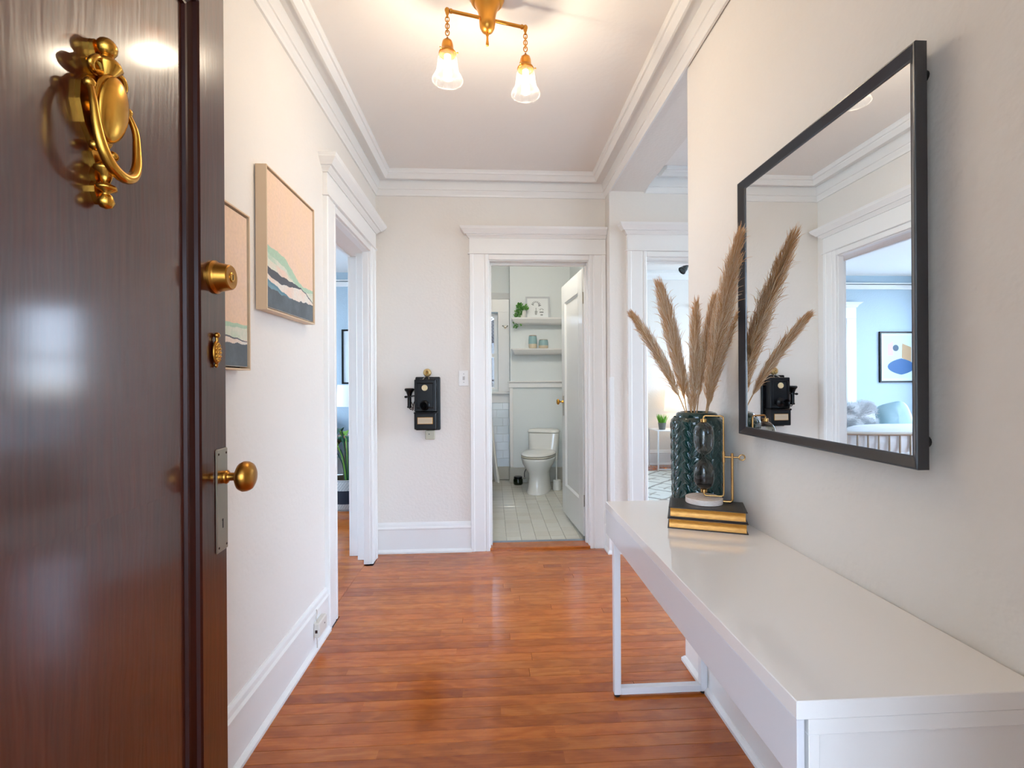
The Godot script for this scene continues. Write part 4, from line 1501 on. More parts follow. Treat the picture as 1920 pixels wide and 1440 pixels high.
func vase_and_grass() -> void:
	var base := Vector3(0.744, 0.740, -1.715)
	var gl := mat(rgb8(9, 50, 48), 0.07)
	gl.clearcoat_enabled = true
	gl.clearcoat = 0.6
	gl.clearcoat_roughness = 0.04
	var o := thing("vase", "dark teal glazed vase with raised leaf pattern holding pampas grass", "vase", base)
	var prof := []
	var hh := 0.362
	for k in 151:
		prof.append(Vector2(0.0, 0.004 + (hh - 0.022) * k / 150.0))
	var rows := []
	var seg := 400
	for j in prof.size():
		var y: float = prof[j].y
		var t := y / hh
		var r := 0.0885 - 0.004 * (1.0 - t)
		if y > hh - 0.045:
			var q := clampf((y - (hh - 0.045)) / 0.030, 0.0, 1.0)
			r -= 0.016 * (1.0 - sqrt(maxf(0.0, 1.0 - q * q)))
		if y < 0.012: r -= 0.004 * (1.0 - y / 0.012)
		var row := PackedVector3Array()
		var fade := smoothstep(0.006, 0.02, y) * (1.0 - smoothstep(hh - 0.034, hh - 0.022, y))
		for i in seg:
			var a := -TAU * i / seg
			var rr := r + 0.0052 * fade * leaf_relief(8.0 * i / seg + 0.30, y / 0.0385 + 0.1)
			row.append(Vector3(rr * cos(a), y, rr * sin(a)))
		rows.append(row)
	var b := MB.new()
	b.grid(rows, true)
	b.lathe([Vector2(0.0725, hh - 0.018), Vector2(0.071, hh - 0.006), Vector2(0.064, hh - 0.001), Vector2(0.060, hh), Vector2(0.056, hh - 0.002), Vector2(0.054, hh - 0.02), Vector2(0.054, 0.10), Vector2(0.03, 0.02), Vector2(0.0005, 0.02)], Transform3D.IDENTITY, 48)
	b.lathe([Vector2(0.0005, 0.0), Vector2(0.076, 0.0), Vector2(0.0805, 0.004)], Transform3D.IDENTITY, 48)
	part("body", b, gl, o)
	var mouth := base + Vector3(0, hh, 0)
	# tip, thickness, number of strands, start of the plume, words
	var st := [
		[Vector3(0.492, 1.452, -1.66), 0.019, 560, 0.24, "long dry pampas plume leaning furthest out over the table end", 0.030, Vector3(-0.030, 0, 0.0)],
		[Vector3(0.603, 1.566, -1.70), 0.027, 800, 0.16, "tall feathery pampas plume in front of the bedroom doorway", 0.036, Vector3(-0.028, 0, -0.01)],
		[Vector3(0.748, 1.502, -1.72), 0.021, 560, 0.05, "short upright pale pampas plume in the middle of the vase", 0.030, Vector3(0.0, 0, -0.02)],
		[Vector3(0.792, 1.520, -1.67), 0.020, 520, 0.20, "short brown pampas plume with a bent tip beside the tallest one", 0.026, Vector3(0.012, 0, -0.03)],
		[Vector3(0.730, 1.655, -1.37), 0.029, 1100, 0.12, "tallest thick pampas plume, its tip before the mirror frame", 0.034, Vector3(0.018, 0, 0.030)],
		[Vector3(0.800, 1.440, -1.52), 0.012, 420, 0.10, "slim golden pampas plume closest to the mirror", 0.022, Vector3(0.030, 0, 0.010)],
		[Vector3(0.680, 1.375, -1.76), 0.011, 260, 0.06, "thin low pampas plume between the two leaning left", 0.022, Vector3(-0.018, 0, 0.012)],
	]
	for s in st:
		pampas(mouth + s[6] + Vector3(0, -0.03, 0), s[0], s[1], s[2], s[3], s[4], s[5])

func pampas(from: Vector3, tip: Vector3, thick: float, n: int, t0: float, label: String, slen: float) -> void:
	var o := thing("pampas_grass", label, "pampas grass", from, 0.0, "pampas plumes in the teal vase")
	var d := (tip - from) * 0.955
	var foot := Vector3(0, -0.20, 0) - Vector3(d.x, 0, d.z) * 0.12
	var sag := Vector3(d.x, 0, d.z) * 0.16
	var pt := func(t: float) -> Vector3:
		return d * t - sag * 4.0 * t * (1.0 - t) * 0.5
	var b := MB.new()
	var path := [foot]
	for k in 13:
		path.append(pt.call(k / 12.0 * 0.97))
	b.tube(path, 0.0019, 6)
	part("stem", b, mat(rgb8(196, 150, 96), 0.7), o)
	b = MB.new()
	for k in int(n * 1.7):
		var t := t0 + (1.0 - t0) * pow(rng.randf(), 0.85)
		var q: Vector3 = pt.call(t)
		var ax: Vector3 = (pt.call(minf(t + 0.02, 1.02)) - pt.call(t - 0.02)).normalized()
		var a := rng.randf() * TAU
		var side := ax.cross(Vector3(0.3, 0.1, 1)).normalized()
		var oth := ax.cross(side)
		var rad := side * cos(a) + oth * sin(a)
		var env := pow(sin(PI * clampf(0.10 + 0.86 * (t - t0) / (1.0 - t0), 0.0, 1.0)), 0.6)
		var r := thick * env * sqrt(rng.randf())
		var l := slen * rng.randf_range(1.2, 2.6) * (0.55 + 0.45 * env)
		var out := rng.randf_range(0.02, 0.13) if rng.randf() < 0.88 else rng.randf_range(0.15, 0.45)
		var w := rng.randf_range(0.0006, 0.0013)
		var p0 := q + rad * r * 0.15
		var p1 := q + rad * r * 0.75 + ax * l * 0.35
		var p2 := q + rad * (r + l * out * 0.55) + ax * l * 0.70
		var p3 := q + rad * (r + l * out) + ax * l * (1.0 - out * 0.3) - Vector3(0, l * out * 0.25, 0)
		var inner := r / maxf(thick, 0.001)
		b.col = Color(0.72, 0.375, 0.14).lerp(Color(0.98, 0.79, 0.56), clampf(inner * 0.7 + rng.randf_range(-0.45, 0.45), 0, 1))
		b.tube([p0, p1, p2, p3], [w, w, w * 0.8, w * 0.25], 3, false)
	var pm := mat(Color.WHITE, 0.85)
	pm.vertex_color_use_as_albedo = true
	pm.backlight_enabled = true
	pm.backlight = Color(0.5, 0.42, 0.32)
	var p := part("plume", b, pm, o)
	p.set_meta("kind", "stuff")

# ---------------------------------------------------------------- books and hourglass
func book(called: String, at: Vector3, turn: float, w: float, dp: float, h: float, cover: Material, label: String, stamp := false) -> void:
	# local x along the page edge, +z towards the viewer (fore edge), base at the near left corner
	var o := thing(called, label, "book", at, turn, "two old books stacked on the console table")
	var t := 0.0032
	var b := MB.new()
	b.bx(Vector3(0, 0, -dp), Vector3(w, t, 0), 0.0008)
	part("cover_board", b, cover, o)
	b = MB.new()
	b.bx(Vector3(0, h - t, -dp), Vector3(w, h, 0), 0.0008)
	part("cover_board", b, cover, o)
	b = MB.new()
	b.bx(Vector3(0, t, -dp), Vector3(w, h - t, -dp + 0.003), 0.0006)
	part("spine", b, cover, o)
	b = MB.new()
	var rows := []
	for k in 7:   # hollow fore edge
		var q := k / 6.0
		var z := -0.004 - 0.0035 * sin(PI * q)
		var row := PackedVector3Array([Vector3(0.005, t + (h - 2 * t) * q, z), Vector3(w - 0.005, t + (h - 2 * t) * q, z)])
		rows.append(row)
	b.grid(rows, false, false, false, 1.0, 1.0)
	b.bx(Vector3(0.005, t, -dp + 0.003), Vector3(w - 0.005, h - t, -0.0085))
	part("page_block", b, M.page_gold, o, "gilded page edges")
	if stamp:
		b = MB.new()
		b.quad_uv(Vector3(0.004, h + 0.0002, -0.004), Vector3(w - 0.004, h + 0.0002, -0.004), Vector3(w - 0.004, h + 0.0002, -dp + 0.004), Vector3(0.004, h + 0.0002, -dp + 0.004))
		nz.seed = 77
		var tx := pic(240, 140, func(u: float, v: float) -> Color:
			var c := rgb8(58, 52, 46)
			var e := minf(minf(u, 1.0 - u) * 1.7, minf(v, 1.0 - v))
			var line := (e > 0.05 and e < 0.065) or (e > 0.16 and e < 0.17)
			var orn := e > 0.07 and e < 0.155 and sin(u * 150.0) * sin(v * 90.0) > 0.25
			var mid := maxf(absf(u - 0.5) * 1.7, absf(v - 0.5))
			if mid < 0.16 and mid > 0.13: line = true
			if mid < 0.12 and sin(u * 120.0) * sin(v * 70.0) > 0.2: orn = true
			if line or orn: c = rgb8(30, 27, 24)
			return c)
		part("stamped_cover", b, textured(tx, 0.42), o)

func books_and_glass() -> void:
	nz.seed = 50
	var pg := pic(256, 64, func(u: float, v: float) -> Color:
		var k := 0.5 + 0.4 * nz.get_noise_2d(u * 4.0, v * 60.0) + 0.35 * nz.get_noise_2d(u * 9.0, v * 5.0)
		return rgb8(176, 112, 34).lerp(rgb8(226, 166, 74), clampf(k, 0, 1)))
	M.page_gold = textured(pg, 0.38)
	M.page_gold.metallic = 0.35
	var cov := mat(rgb8(42, 36, 32), 0.4)
	var cov2 := mat(rgb8(46, 34, 26), 0.42)
	var tn := atan2(-0.375, 0.927) * -1.0
	# e1 = (.927, 0, .375) is local x: turning by -angle about y
	tn = -atan2(0.375, 0.927)
	book("book", Vector3(0.562, 0.740, -1.520), tn, 0.238, 0.136, 0.0335, cov2, "lower of the two old gilt-edged books on the console table")
	book("book", Vector3(0.568, 0.7737, -1.526), tn - 0.006, 0.233, 0.134, 0.0335, cov, "upper gilt-edged book with stamped grey cover under the hourglass", true)
	# hourglass
	var yb := 0.8074
	var o := thing("hourglass", "smoky glass hourglass held in a brass loop on a marble disc", "hourglass", Vector3(0.706, yb, -1.572), tn)
	nz.seed = 88
	var mt := pic(256, 128, func(u: float, v: float) -> Color:
		var k := nz.get_noise_2d(u * 5.0, v * 3.0)
		var vein := absf(nz.get_noise_2d(u * 3.0 + 5.0, v * 2.5) + 0.3 * nz.get_noise_2d(u * 11.0, v * 9.0))
		var c := rgb8(226, 208, 196).lerp(rgb8(236, 226, 216), clampf(0.5 + k, 0, 1))
		if vein < 0.05: c = c.lerp(rgb8(196, 158, 138), 0.5)
		return c)
	var b := MB.new()
	b.lathe([Vector2(0.0005, 0), Vector2(0.0575, 0), Vector2(0.059, 0.0015)], Transform3D.IDENTITY, 48)
	b.lathe([Vector2(0.059, 0.0015), Vector2(0.059, 0.0175)], Transform3D.IDENTITY, 48)
	b.lathe([Vector2(0.059, 0.0175), Vector2(0.0575, 0.019), Vector2(0.0005, 0.019)], Transform3D.IDENTITY, 48)
	part("marble_base", b, textured(mt, 0.3), o, "pale veined marble disc")
	var br := mat(rgb8(190, 148, 92), 0.24, 1.0)
	var yy := func(y: float) -> float: return y - yb
	# glass bulbs
	var gm := mat(Color(0.12, 0.11, 0.10, 0.26), 0.02)
	gm.transparency = BaseMaterial3D.TRANSPARENCY_ALPHA
	b = MB.new()
	var pr := [Vector2(0.010, 0.854), Vector2(0.016, 0.856), Vector2(0.025, 0.863), Vector2(0.031, 0.875), Vector2(0.033, 0.890), Vector2(0.0325, 0.912), Vector2(0.029, 0.930), Vector2(0.020, 0.945), Vector2(0.009, 0.954), Vector2(0.0045, 0.960), Vector2(0.009, 0.966), Vector2(0.020, 0.975), Vector2(0.029, 0.990), Vector2(0.0325, 1.008), Vector2(0.033, 1.032), Vector2(0.031, 1.050), Vector2(0.025, 1.064), Vector2(0.016, 1.073), Vector2(0.010, 1.076)]
	var pl := []
	for k in pr.size() - 1:
		for j in 3:
			var p_1: Vector2 = pr[maxi(k - 1, 0)]
			var p_2: Vector2 = pr[mini(k + 2, pr.size() - 1)]
			pl.append(pr[k].cubic_interpolate(pr[k + 1], p_1, p_2, j / 3.0) - Vector2(0, yb))
	pl.append(pr[pr.size() - 1] - Vector2(0, yb))
	b.lathe(pl, Transform3D.IDENTITY, 40)
	part("glass_bulb", b, gm, o, "smoky double glass bulb")
	b = MB.new()
	b.lathe([Vector2(0.0005, yy.call(0.857)), Vector2(0.015, yy.call(0.858)), Vector2(0.024, yy.call(0.865)), Vector2(0.0295, yy.call(0.876)), Vector2(0.031, yy.call(0.889)), Vector2(0.031, yy.call(0.8915)), Vector2(0.022, yy.call(0.894)), Vector2(0.010, yy.call(0.8945)), Vector2(0.0005, yy.call(0.895))], Transform3D.IDENTITY, 32)
	part("sand", b, mat(rgb8(26, 22, 20), 0.9), o, "dark sand in the lower bulb")
	for y in [1.076, 0.842]:
		b = MB.new()
		b.turned([Vector2(0.0005, yy.call(y)), Vector2(0.0095, yy.call(y)), Vector2(0.0105, yy.call(y + 0.001)), Vector2(0.0105, yy.call(y + 0.010)), Vector2(0.0095, yy.call(y + 0.011)), Vector2(0.0005, yy.call(y + 0.011))], Transform3D.IDENTITY, 24)
		part("end_cap", b, br, o)
	# the loop that holds it
	var xr := 0.0615
	var top: float = yy.call(1.0975)
	var bot: float = yy.call(0.8315)
	b = MB.new()
	var lp := [Vector3(0, yy.call(1.086), 0), Vector3(0, top - 0.006, 0), Vector3(0.002, top - 0.002, 0), Vector3(0.006, top, 0), Vector3(xr - 0.008, top, 0), Vector3(xr - 0.002, top - 0.002, 0), Vector3(xr, top - 0.008, 0), Vector3(xr, bot + 0.008, 0), Vector3(xr - 0.002, bot + 0.002, 0), Vector3(xr - 0.008, bot, 0), Vector3(0.006, bot, 0), Vector3(0.002, bot + 0.002, 0), Vector3(0, bot + 0.006, 0), Vector3(0, yy.call(0.844), 0)]
	b.tube(lp, 0.0028, 10)
	part("loop", b, br, o)
	var ym: float = yy.call(0.9625)
	b = MB.new()
	b.tube([Vector3(xr, ym - 0.018, 0), Vector3(xr, ym + 0.018, 0)], 0.0046, 14)
	part("collar", b, br, o)
	b = MB.new()
	b.tube([Vector3(xr, ym, 0), Vector3(0.108, ym, 0)], 0.0026, 10)
	var rg := []
	for k in 24:
		rg.append(Vector3(0.117, ym, 0) + Vector3(cos(TAU * k / 24.0), sin(TAU * k / 24.0), 0) * 0.0088)
	b.tube(rg, 0.0021, 8, false, true)
	part("turning_key", b, br, o)
	b = MB.new()
	var xp := 0.0875
	b.tube([Vector3(xp, ym + 0.012, 0), Vector3(xp, 0.016, 0), Vector3(xp - 0.0015, 0.0105, 0), Vector3(xp - 0.006, 0.0075, 0), Vector3(0.054, 0.0075, 0)], 0.0042, 12)
	b.ball(Vector3(xp, ym + 0.012, 0), Vector3(0.0042, 0.002, 0.0042), 10)
	part("stand_post", b, br, o)

# ---------------------------------------------------------------- bathroom
func cushion(c: Vector3, s: Vector3, bs := Basis.IDENTITY, p := 3.2) -> MB:
	var b := MB.new()
	var rows := []
	for j in 17:
		var a := -PI / 2 + PI * j / 16.0
		var row := PackedVector3Array()
		for i in 40:
			var o := -TAU * i / 40.0
			var cx := signf(cos(o)) * pow(absf(cos(o)), 2.0 / p)
			var cy := signf(sin(o)) * pow(absf(sin(o)), 2.0 / p)
			var f := pow(maxf(cos(a), 0.0001), 0.55)
			row.append(c + bs * (Vector3(cx * f, cy * f, sin(a) * (1.0 - 0.3 * absf(cx * cy) * f)) * s))
		rows.append(row)
	b.grid(rows, true, false, true)
	return b

func ring_loft(b: MB, lv: Array, seg := 40, cap_top := false) -> void:
	# levels: y, z centre, half width, half depth, squareness
	var rows := []
	for q in lv:
		var row := PackedVector3Array()
		for i in seg:
			var o := -TAU * i / seg
			var e: float = 2.0 / q[4]
			row.append(Vector3(signf(cos(o)) * pow(absf(cos(o)), e) * q[2], q[0], q[1] + signf(sin(o)) * pow(absf(sin(o)), e) * q[3]))
		rows.append(row)
	b.grid(rows, true)

func bathroom() -> void:
	var bw: Node3D = bath_wall
	# wainscot and base
	var b := MB.new()
	b.bx(Vector3(0.196, 1.150, -5.80), Vector3(0.945, 1.212, -5.775), 0.003)
	b.bx(Vector3(0.186, 1.212, -5.80), Vector3(0.945, 1.230, -5.755), 0.004)
	b.bx(Vector3(0.208, 0.19, -5.80), Vector3(0.248, 1.150, -5.782), 0.003)
	struct("trim_10", b, M.trim, "white wainscot cap and stile on the wall behind the toilet", "moulding")
	var bm := mat(rgb8(190, 186, 172), 0.35)
	b = MB.new()
	b.bx(Vector3(0.200, 0, -5.80), Vector3(0.945, 0.185, -5.778), 0.006)
	b.bx(Vector3(-0.2, 0, -6.0), Vector3(0.215, 0.165, -5.985), 0.004)
	struct("baseboard_bathroom", b, bm, "greyish tile base along the bathroom far walls", "baseboard")
	var tm := [mat(rgb8(226, 232, 236), 0.12), mat(rgb8(220, 228, 232), 0.12)]
	var tb := MB.new()
	tb.box(Vector3.ZERO, Vector3(0.1505, 0.0995, 0.008), 0.002)
	var me := tb.mesh()
	for j in 8:
		for i in 4:
			var o := MeshInstance3D.new()
			o.name = "tile"
			o.mesh = me
			o.material_override = tm[(i + j) % 2]
			bw.add_child(o, true)
			o.position = Vector3(-0.33 + 0.1525 * i + (0.076 if j % 2 else 0.0), 0.215 + 0.1015 * j, -5.997)
	# toilet, turned a little to the left
	var t := thing("toilet", "white one-piece toilet with closed lid under the bathroom shelves", "toilet", Vector3(0.540, 0.0, -5.44), deg_to_rad(-17.0))
	b = MB.new()
	ring_loft(b, [[0.0, 0.06, 0.122, 0.262, 2.6], [0.015, 0.06, 0.124, 0.264, 2.6], [0.06, 0.055, 0.116, 0.250, 2.5], [0.16, 0.05, 0.106, 0.230, 2.4], [0.22, 0.06, 0.112, 0.238, 2.3], [0.27, 0.08, 0.140, 0.262, 2.2], [0.32, 0.085, 0.170, 0.284, 2.2], [0.365, 0.085, 0.184, 0.296, 2.2], [0.385, 0.085, 0.186, 0.298, 2.2], [0.392, 0.085, 0.180, 0.290, 2.2], [0.392, 0.085, 0.001, 0.001, 2.2]], 48)
	part("bowl", b, M.porcelain, t)
	b = MB.new()
	ring_loft(b, [[0.30, -0.215, 0.165, 0.11, 3.5], [0.40, -0.215, 0.172, 0.105, 3.8], [0.50, -0.225, 0.176, 0.092, 4.5], [0.615, -0.232, 0.180, 0.084, 5.0], [0.618, -0.232, 0.178, 0.082, 5.0], [0.618, -0.232, 0.001, 0.001, 5.0]], 48)
	part("tank", b, M.porcelain, t)
	b = MB.new()
	ring_loft(b, [[0.622, -0.232, 0.001, 0.001, 4.0], [0.622, -0.232, 0.184, 0.088, 5.0], [0.626, -0.232, 0.188, 0.091, 5.0], [0.645, -0.232, 0.186, 0.089, 4.5], [0.658, -0.232, 0.172, 0.078, 4.0], [0.668, -0.232, 0.10, 0.045, 3.0], [0.670, -0.232, 0.001, 0.001, 3.0]], 48)
	part("tank_lid", b, M.porcelain, t)
	b = MB.new()
	ring_loft(b, [[0.394, 0.09, 0.001, 0.001, 2.2], [0.394, 0.09, 0.178, 0.288, 2.2], [0.398, 0.09, 0.186, 0.296, 2.2], [0.408, 0.09, 0.186, 0.296, 2.2], [0.412, 0.09, 0.180, 0.290, 2.2], [0.412, 0.09, 0.001, 0.001, 2.2]], 48)
	part("seat", b, mat(rgb8(226, 220, 202), 0.15), t)
	b = MB.new()
	ring_loft(b, [[0.415, 0.09, 0.001, 0.001, 2.2], [0.415, 0.09, 0.180, 0.290, 2.2], [0.419, 0.09, 0.187, 0.297, 2.2], [0.426, 0.09, 0.186, 0.296, 2.2], [0.434, 0.09, 0.172, 0.280, 2.2], [0.440, 0.09, 0.10, 0.18, 2.2], [0.441, 0.09, 0.001, 0.001, 2.2]], 48)
	part("lid", b, M.porcelain, t)
	# brush
	var br := thing("toilet_brush", "white toilet brush standing in its holder right of the toilet", "toilet brush", Vector3(0.722, 0, -5.38))
	var pl := mat(rgb8(232, 230, 220), 0.3)
	b = MB.new()
	b.turned([Vector2(0.0005, 0.0), Vector2(0.045, 0.0), Vector2(0.047, 0.004), Vector2(0.042, 0.110), Vector2(0.036, 0.114), Vector2(0.034, 0.110), Vector2(0.034, 0.02)], Transform3D.IDENTITY, 24)
	part("holder", b, pl, br)
	b = MB.new()
	b.tube([Vector3(-0.006, 0.03, 0), Vector3(-0.006, 0.22, 0), Vector3(-0.006, 0.385, 0)], [0.006, 0.0075, 0.0085], 12)
	part("handle", b, pl, br)
	# small jar and valve beside the toilet
	var jr := thing("jar", "small dark green glass jar on the floor left of the toilet", "jar", Vector3(0.300, 0, -5.70))
	b = MB.new()
	b.lathe([Vector2(0.0005, 0.001), Vector2(0.05, 0.0), Vector2(0.056, 0.01), Vector2(0.056, 0.06), Vector2(0.048, 0.072)], Transform3D.IDENTITY, 24)
	part("body", b, mat(rgb8(22, 34, 16), 0.12), jr)
	b = MB.new()
	b.turned([Vector2(0.050, 0.070), Vector2(0.050, 0.092), Vector2(0.046, 0.095), Vector2(0.0005, 0.095)], Transform3D.IDENTITY, 24)
	part("lid", b, M.black, jr)
	var vl := thing("water_valve", "little chrome water valve with hose beside the toilet base", "valve", Vector3(0.378, 0.0, -5.775))
	b = MB.new()
	b.tube([Vector3(0, 0.07, 0.0), Vector3(0, 0.07, 0.045)], 0.009, 10)
	b.ball(Vector3(0, 0.07, 0.055), Vector3(0.018, 0.012, 0.012), 12)
	part("valve_body", b, M.nickel, vl)
	b = MB.new()
	b.tube(smooth_path([Vector3(0, 0.078, 0.04), Vector3(0.0, 0.13, 0.045), Vector3(0.015, 0.17, 0.05), Vector3(0.03, 0.19, 0.06)]), 0.005, 8)
	part("hose", b, mat(rgb8(60, 60, 62), 0.4), vl)
	# hamper behind the door
	var hp := thing("hamper", "black laundry hamper barely visible behind the open bathroom door", "hamper", Vector3(0.86, 0, -3.98))
	b = MB.new()
	b.loft([[0.0, -0.08, 0.07, -0.19, 0.19], [0.52, -0.10, 0.08, -0.22, 0.22]])
	part("basket", b, M.rubber, hp)
	b = MB.new()
	b.loft([[0.52, -0.105, 0.083, -0.225, 0.225], [0.545, -0.105, 0.083, -0.225, 0.225], [0.555, -0.095, 0.075, -0.21, 0.21]])
	part("lid", b, M.black, hp)
	# shelves
	for q in [[1.905, 1.975, "upper white floating shelf in the bathroom with plant and framed print"], [1.545, 1.612, "lower white floating shelf in the bathroom with two ceramic cups"]]:
		var y0: float = q[0]
		var y1: float = q[1]
		var s := thing("wall_shelf", q[2], "shelf", Vector3(0.23, 0, -5.80), 0, "pair of white bathroom shelves")
		b = MB.new()
		b.loft([[y0, 0.04, 0.70, 0, 0.13], [y0 + 0.012, 0.034, 0.70, 0, 0.15], [y0 + 0.045, 0.012, 0.70, 0, 0.178], [y0 + 0.05, 0.006, 0.70, 0, 0.185], [y1, 0.0, 0.70, 0, 0.19]])
		part("board", b, M.trim, s)
	# cups
	var clay := mat(rgb8(214, 198, 170), 0.55)
	var glaze := mat(rgb8(150, 182, 182), 0.16)
	var rim := mat(rgb8(150, 116, 84), 0.35)
	for q in [[0.484, 0.158, 0.050, "taller blue glazed ceramic cup on the lower bathroom shelf"], [0.612, 0.108, 0.056, "shorter blue glazed ceramic cup on the lower bathroom shelf"]]:
		var hh: float = q[1]
		var r: float = q[2]
		var c := thing("cup", q[3], "cup", Vector3(q[0], 1.612, -5.70), 0, "pair of glazed ceramic cups")
		b = MB.new()
		b.lathe([Vector2(0.0005, 0.0), Vector2(r * 0.8, 0.0), Vector2(r * 0.97, hh * 0.12), Vector2(r, hh * 0.3), Vector2(r, hh * 0.36)], Transform3D.IDENTITY, 32)
		part("bare_clay_foot", b, clay, c, "unglazed cream lower part")
		b = MB.new()
		b.lathe([Vector2(r + 0.0002, hh * 0.355), Vector2(r + 0.001, hh * 0.38), Vector2(r * 0.99, hh * 0.7), Vector2(r * 0.9, hh * 0.95)], Transform3D.IDENTITY, 32)
		part("glazed_body", b, glaze, c)
		b = MB.new()
		b.lathe([Vector2(r * 0.9, hh * 0.95), Vector2(r * 0.88, hh), Vector2(r * 0.82, hh), Vector2(r * 0.82, hh * 0.9), Vector2(r * 0.85, hh * 0.3), Vector2(0.0005, hh * 0.15)], Transform3D.IDENTITY, 32)
		part("rim", b, rim, c, "brown rim")
	# framed botanical print leaning on the upper shelf
	var f := thing("framed_print", "small white framed ink print of potted plants on the upper bathroom shelf", "framed print", Vector3(0.552, 1.975, -5.765), 0)
	f.rotation.x = deg_to_rad(-4.0)
	b = MB.new()
	var fr := [Vector2(0, 0), Vector2(0, 0.018), Vector2(0.016, 0.018), Vector2(0.018, 0.012), Vector2(0.018, 0)]
	var fw := 0.145
	var fh := 0.27
	b.run(fr, Vector3(-fw, 0, 0), Vector3(fw, 0, 0), Vector3.UP, 1, 1, Vector3.BACK)
	b.run(fr, Vector3(-fw, fh, 0), Vector3(fw, fh, 0), Vector3.DOWN, 1, 1, Vector3.BACK)
	b.run(fr, Vector3(-fw, 0, 0), Vector3(-fw, fh, 0), Vector3.RIGHT, 1, 1, Vector3.BACK)
	b.run(fr, Vector3(fw, 0, 0), Vector3(fw, fh, 0), Vector3.LEFT, 1, 1, Vector3.BACK)
	part("frame", b, mat(rgb8(196, 198, 200), 0.35), f)
	nz.seed = 12
	var leaves := []
	for k in 9:
		var a := -2.6 + 2.3 * k / 8.0
		leaves.append([0.42, 0.52, 0.42 + cos(a) * 0.26, 0.46 + sin(a) * 0.32])
	for k in 4:
		var a := -2.4 + 1.7 * k / 3.0
		leaves.append([0.68, 0.72, 0.68 + cos(a) * 0.13, 0.68 + sin(a) * 0.16])
	var ink := pic(160, 150, func(u: float, v: float) -> Color:
		var c := rgb8(238, 240, 238)
		var d := rgb8(72, 76, 74)
		for q in leaves:
			var p := Vector2(u, v)
			var a := Vector2(q[0], q[1])
			var e := Vector2(q[2], q[3])
			var s := clampf((p - a).dot(e - a) / (e - a).length_squared(), 0, 1)
			var dist := p.distance_to(a.lerp(e, s) + Vector2(0, -0.04 * sin(s * PI)))
			if dist < 0.004 + 0.026 * sin(PI * clampf((s - 0.35) / 0.65, 0, 1)): c = d.lerp(c, 0.35 * fmod(s * 9.0, 1.0))
		if u > 0.36 - (v - 0.7) * -0.1 and u < 0.48 + (v - 0.7) * -0.1 and v > 0.66 and v < 0.86 and sin(u * 240.0) > -0.2: c = d
		if absf(u - 0.68) < 0.09 and v > 0.70 and v < 0.74: c = d
		if absf(u - 0.68) < 0.05 and v > 0.82 and v < 0.90 and sin(u * 200.0) > -0.3: c = d
		if u > 0.41 and u < 0.43 and v > 0.5 and v < 0.68: c = d
		return c)
	b = MB.new()
	b.quad_uv(Vector3(-fw + 0.016, 0.016, 0.010), Vector3(fw - 0.016, 0.016, 0.010), Vector3(fw - 0.016, fh - 0.016, 0.010), Vector3(-fw + 0.016, fh - 0.016, 0.010))
	part("print", b, textured(ink, 0.6), f)
	b = MB.new()
	b.bx(Vector3(-fw + 0.01, 0.01, 0.002), Vector3(fw - 0.01, fh - 0.01, 0.0095))
	part("backing", b, M.cloth_white, f)
	# trailing plant
	var p := thing("trailing_plant", "green trailing plant in a white pot on the upper bathroom shelf", "plant", Vector3(0.365, 1.975, -5.70))
	b = MB.new()
	b.lathe([Vector2(0.0005, 0.0), Vector2(0.036, 0.0), Vector2(0.043, 0.085), Vector2(0.040, 0.088), Vector2(0.036, 0.075), Vector2(0.0005, 0.07)], Transform3D.IDENTITY, 24)
	part("pot", b, M.porcelain, p)
	var gm := [mat(rgb8(70, 128, 48), 0.5), mat(rgb8(104, 160, 70), 0.5)]
	for k in 14:
		var a := rng.randf_range(1.6, 4.2) if k < 9 else rng.randf() * TAU
		var r := rng.randf_range(0.05, 0.11)
		var drop := rng.randf_range(0.06, 0.22) if k < 9 else rng.randf_range(-0.02, 0.05)
		var e := Vector3(cos(a) * r, 0.1 - drop, absf(sin(a)) * r * 0.6)
		var path := smooth_path([Vector3(0, 0.07, 0), Vector3(cos(a) * r * 0.6, rng.randf_range(0.12, 0.19), absf(sin(a)) * r * 0.4), e + Vector3(0, drop * 0.4, 0), e], 4)
		b = MB.new()
		b.tube(path, 0.0022, 5)
		for i in range(2, path.size()):
			for s in 2:
				var u := rng.randf() * TAU
				b.ball(path[i] + Vector3(cos(u), rng.randf_range(-0.4, 0.6), sin(u)) * 0.012, Vector3(0.011, 0.005, 0.008), 6, Basis(Vector3(cos(u), 0.4, sin(u)).normalized(), rng.randf() * 3.0))
		part("trailing_stem", b, gm[k % 2], p)
	# hook on the window casing
	var hk := thing("robe_hook", "small chrome double hook on the bathroom window casing", "hook", Vector3(0.165, 1.90, -5.98))
	b = MB.new()
	b.bx(Vector3(-0.012, -0.02, 0), Vector3(0.012, 0.02, 0.006), 0.002)
	part("plate", b, M.nickel, hk)
	b = MB.new()
	for s in [-1.0, 1.0]:
		b.tube(smooth_path([Vector3(0, 0, 0.004), Vector3(s * 0.015, 0.0, 0.03), Vector3(s * 0.028, 0.012, 0.034)]), 0.005, 8)
		b.ball(Vector3(s * 0.029, 0.014, 0.034), Vector3.ONE * 0.009, 10)
	part("prong", b, M.nickel, hk)
	# ceiling globe above the door head
	var gl := thing("ceiling_light", "round white bathroom ceiling light above the doorway", "ceiling light", Vector3(0.25, HC, -4.0))
	b = MB.new()
	b.turned([Vector2(0.0005, -0.03), Vector2(0.07, -0.03), Vector2(0.075, 0.0)], Transform3D.IDENTITY, 24)
	part("base", b, M.white_metal, gl)
	b = MB.new()
	b.ball(Vector3(0, -0.09, 0), Vector3(0.10, 0.07, 0.10), 24)
	var gm2 := mat(Color(1, 1, 0.98), 0.4)
	gm2.emission_enabled = true
	gm2.emission = Color(1.0, 0.97, 0.92)
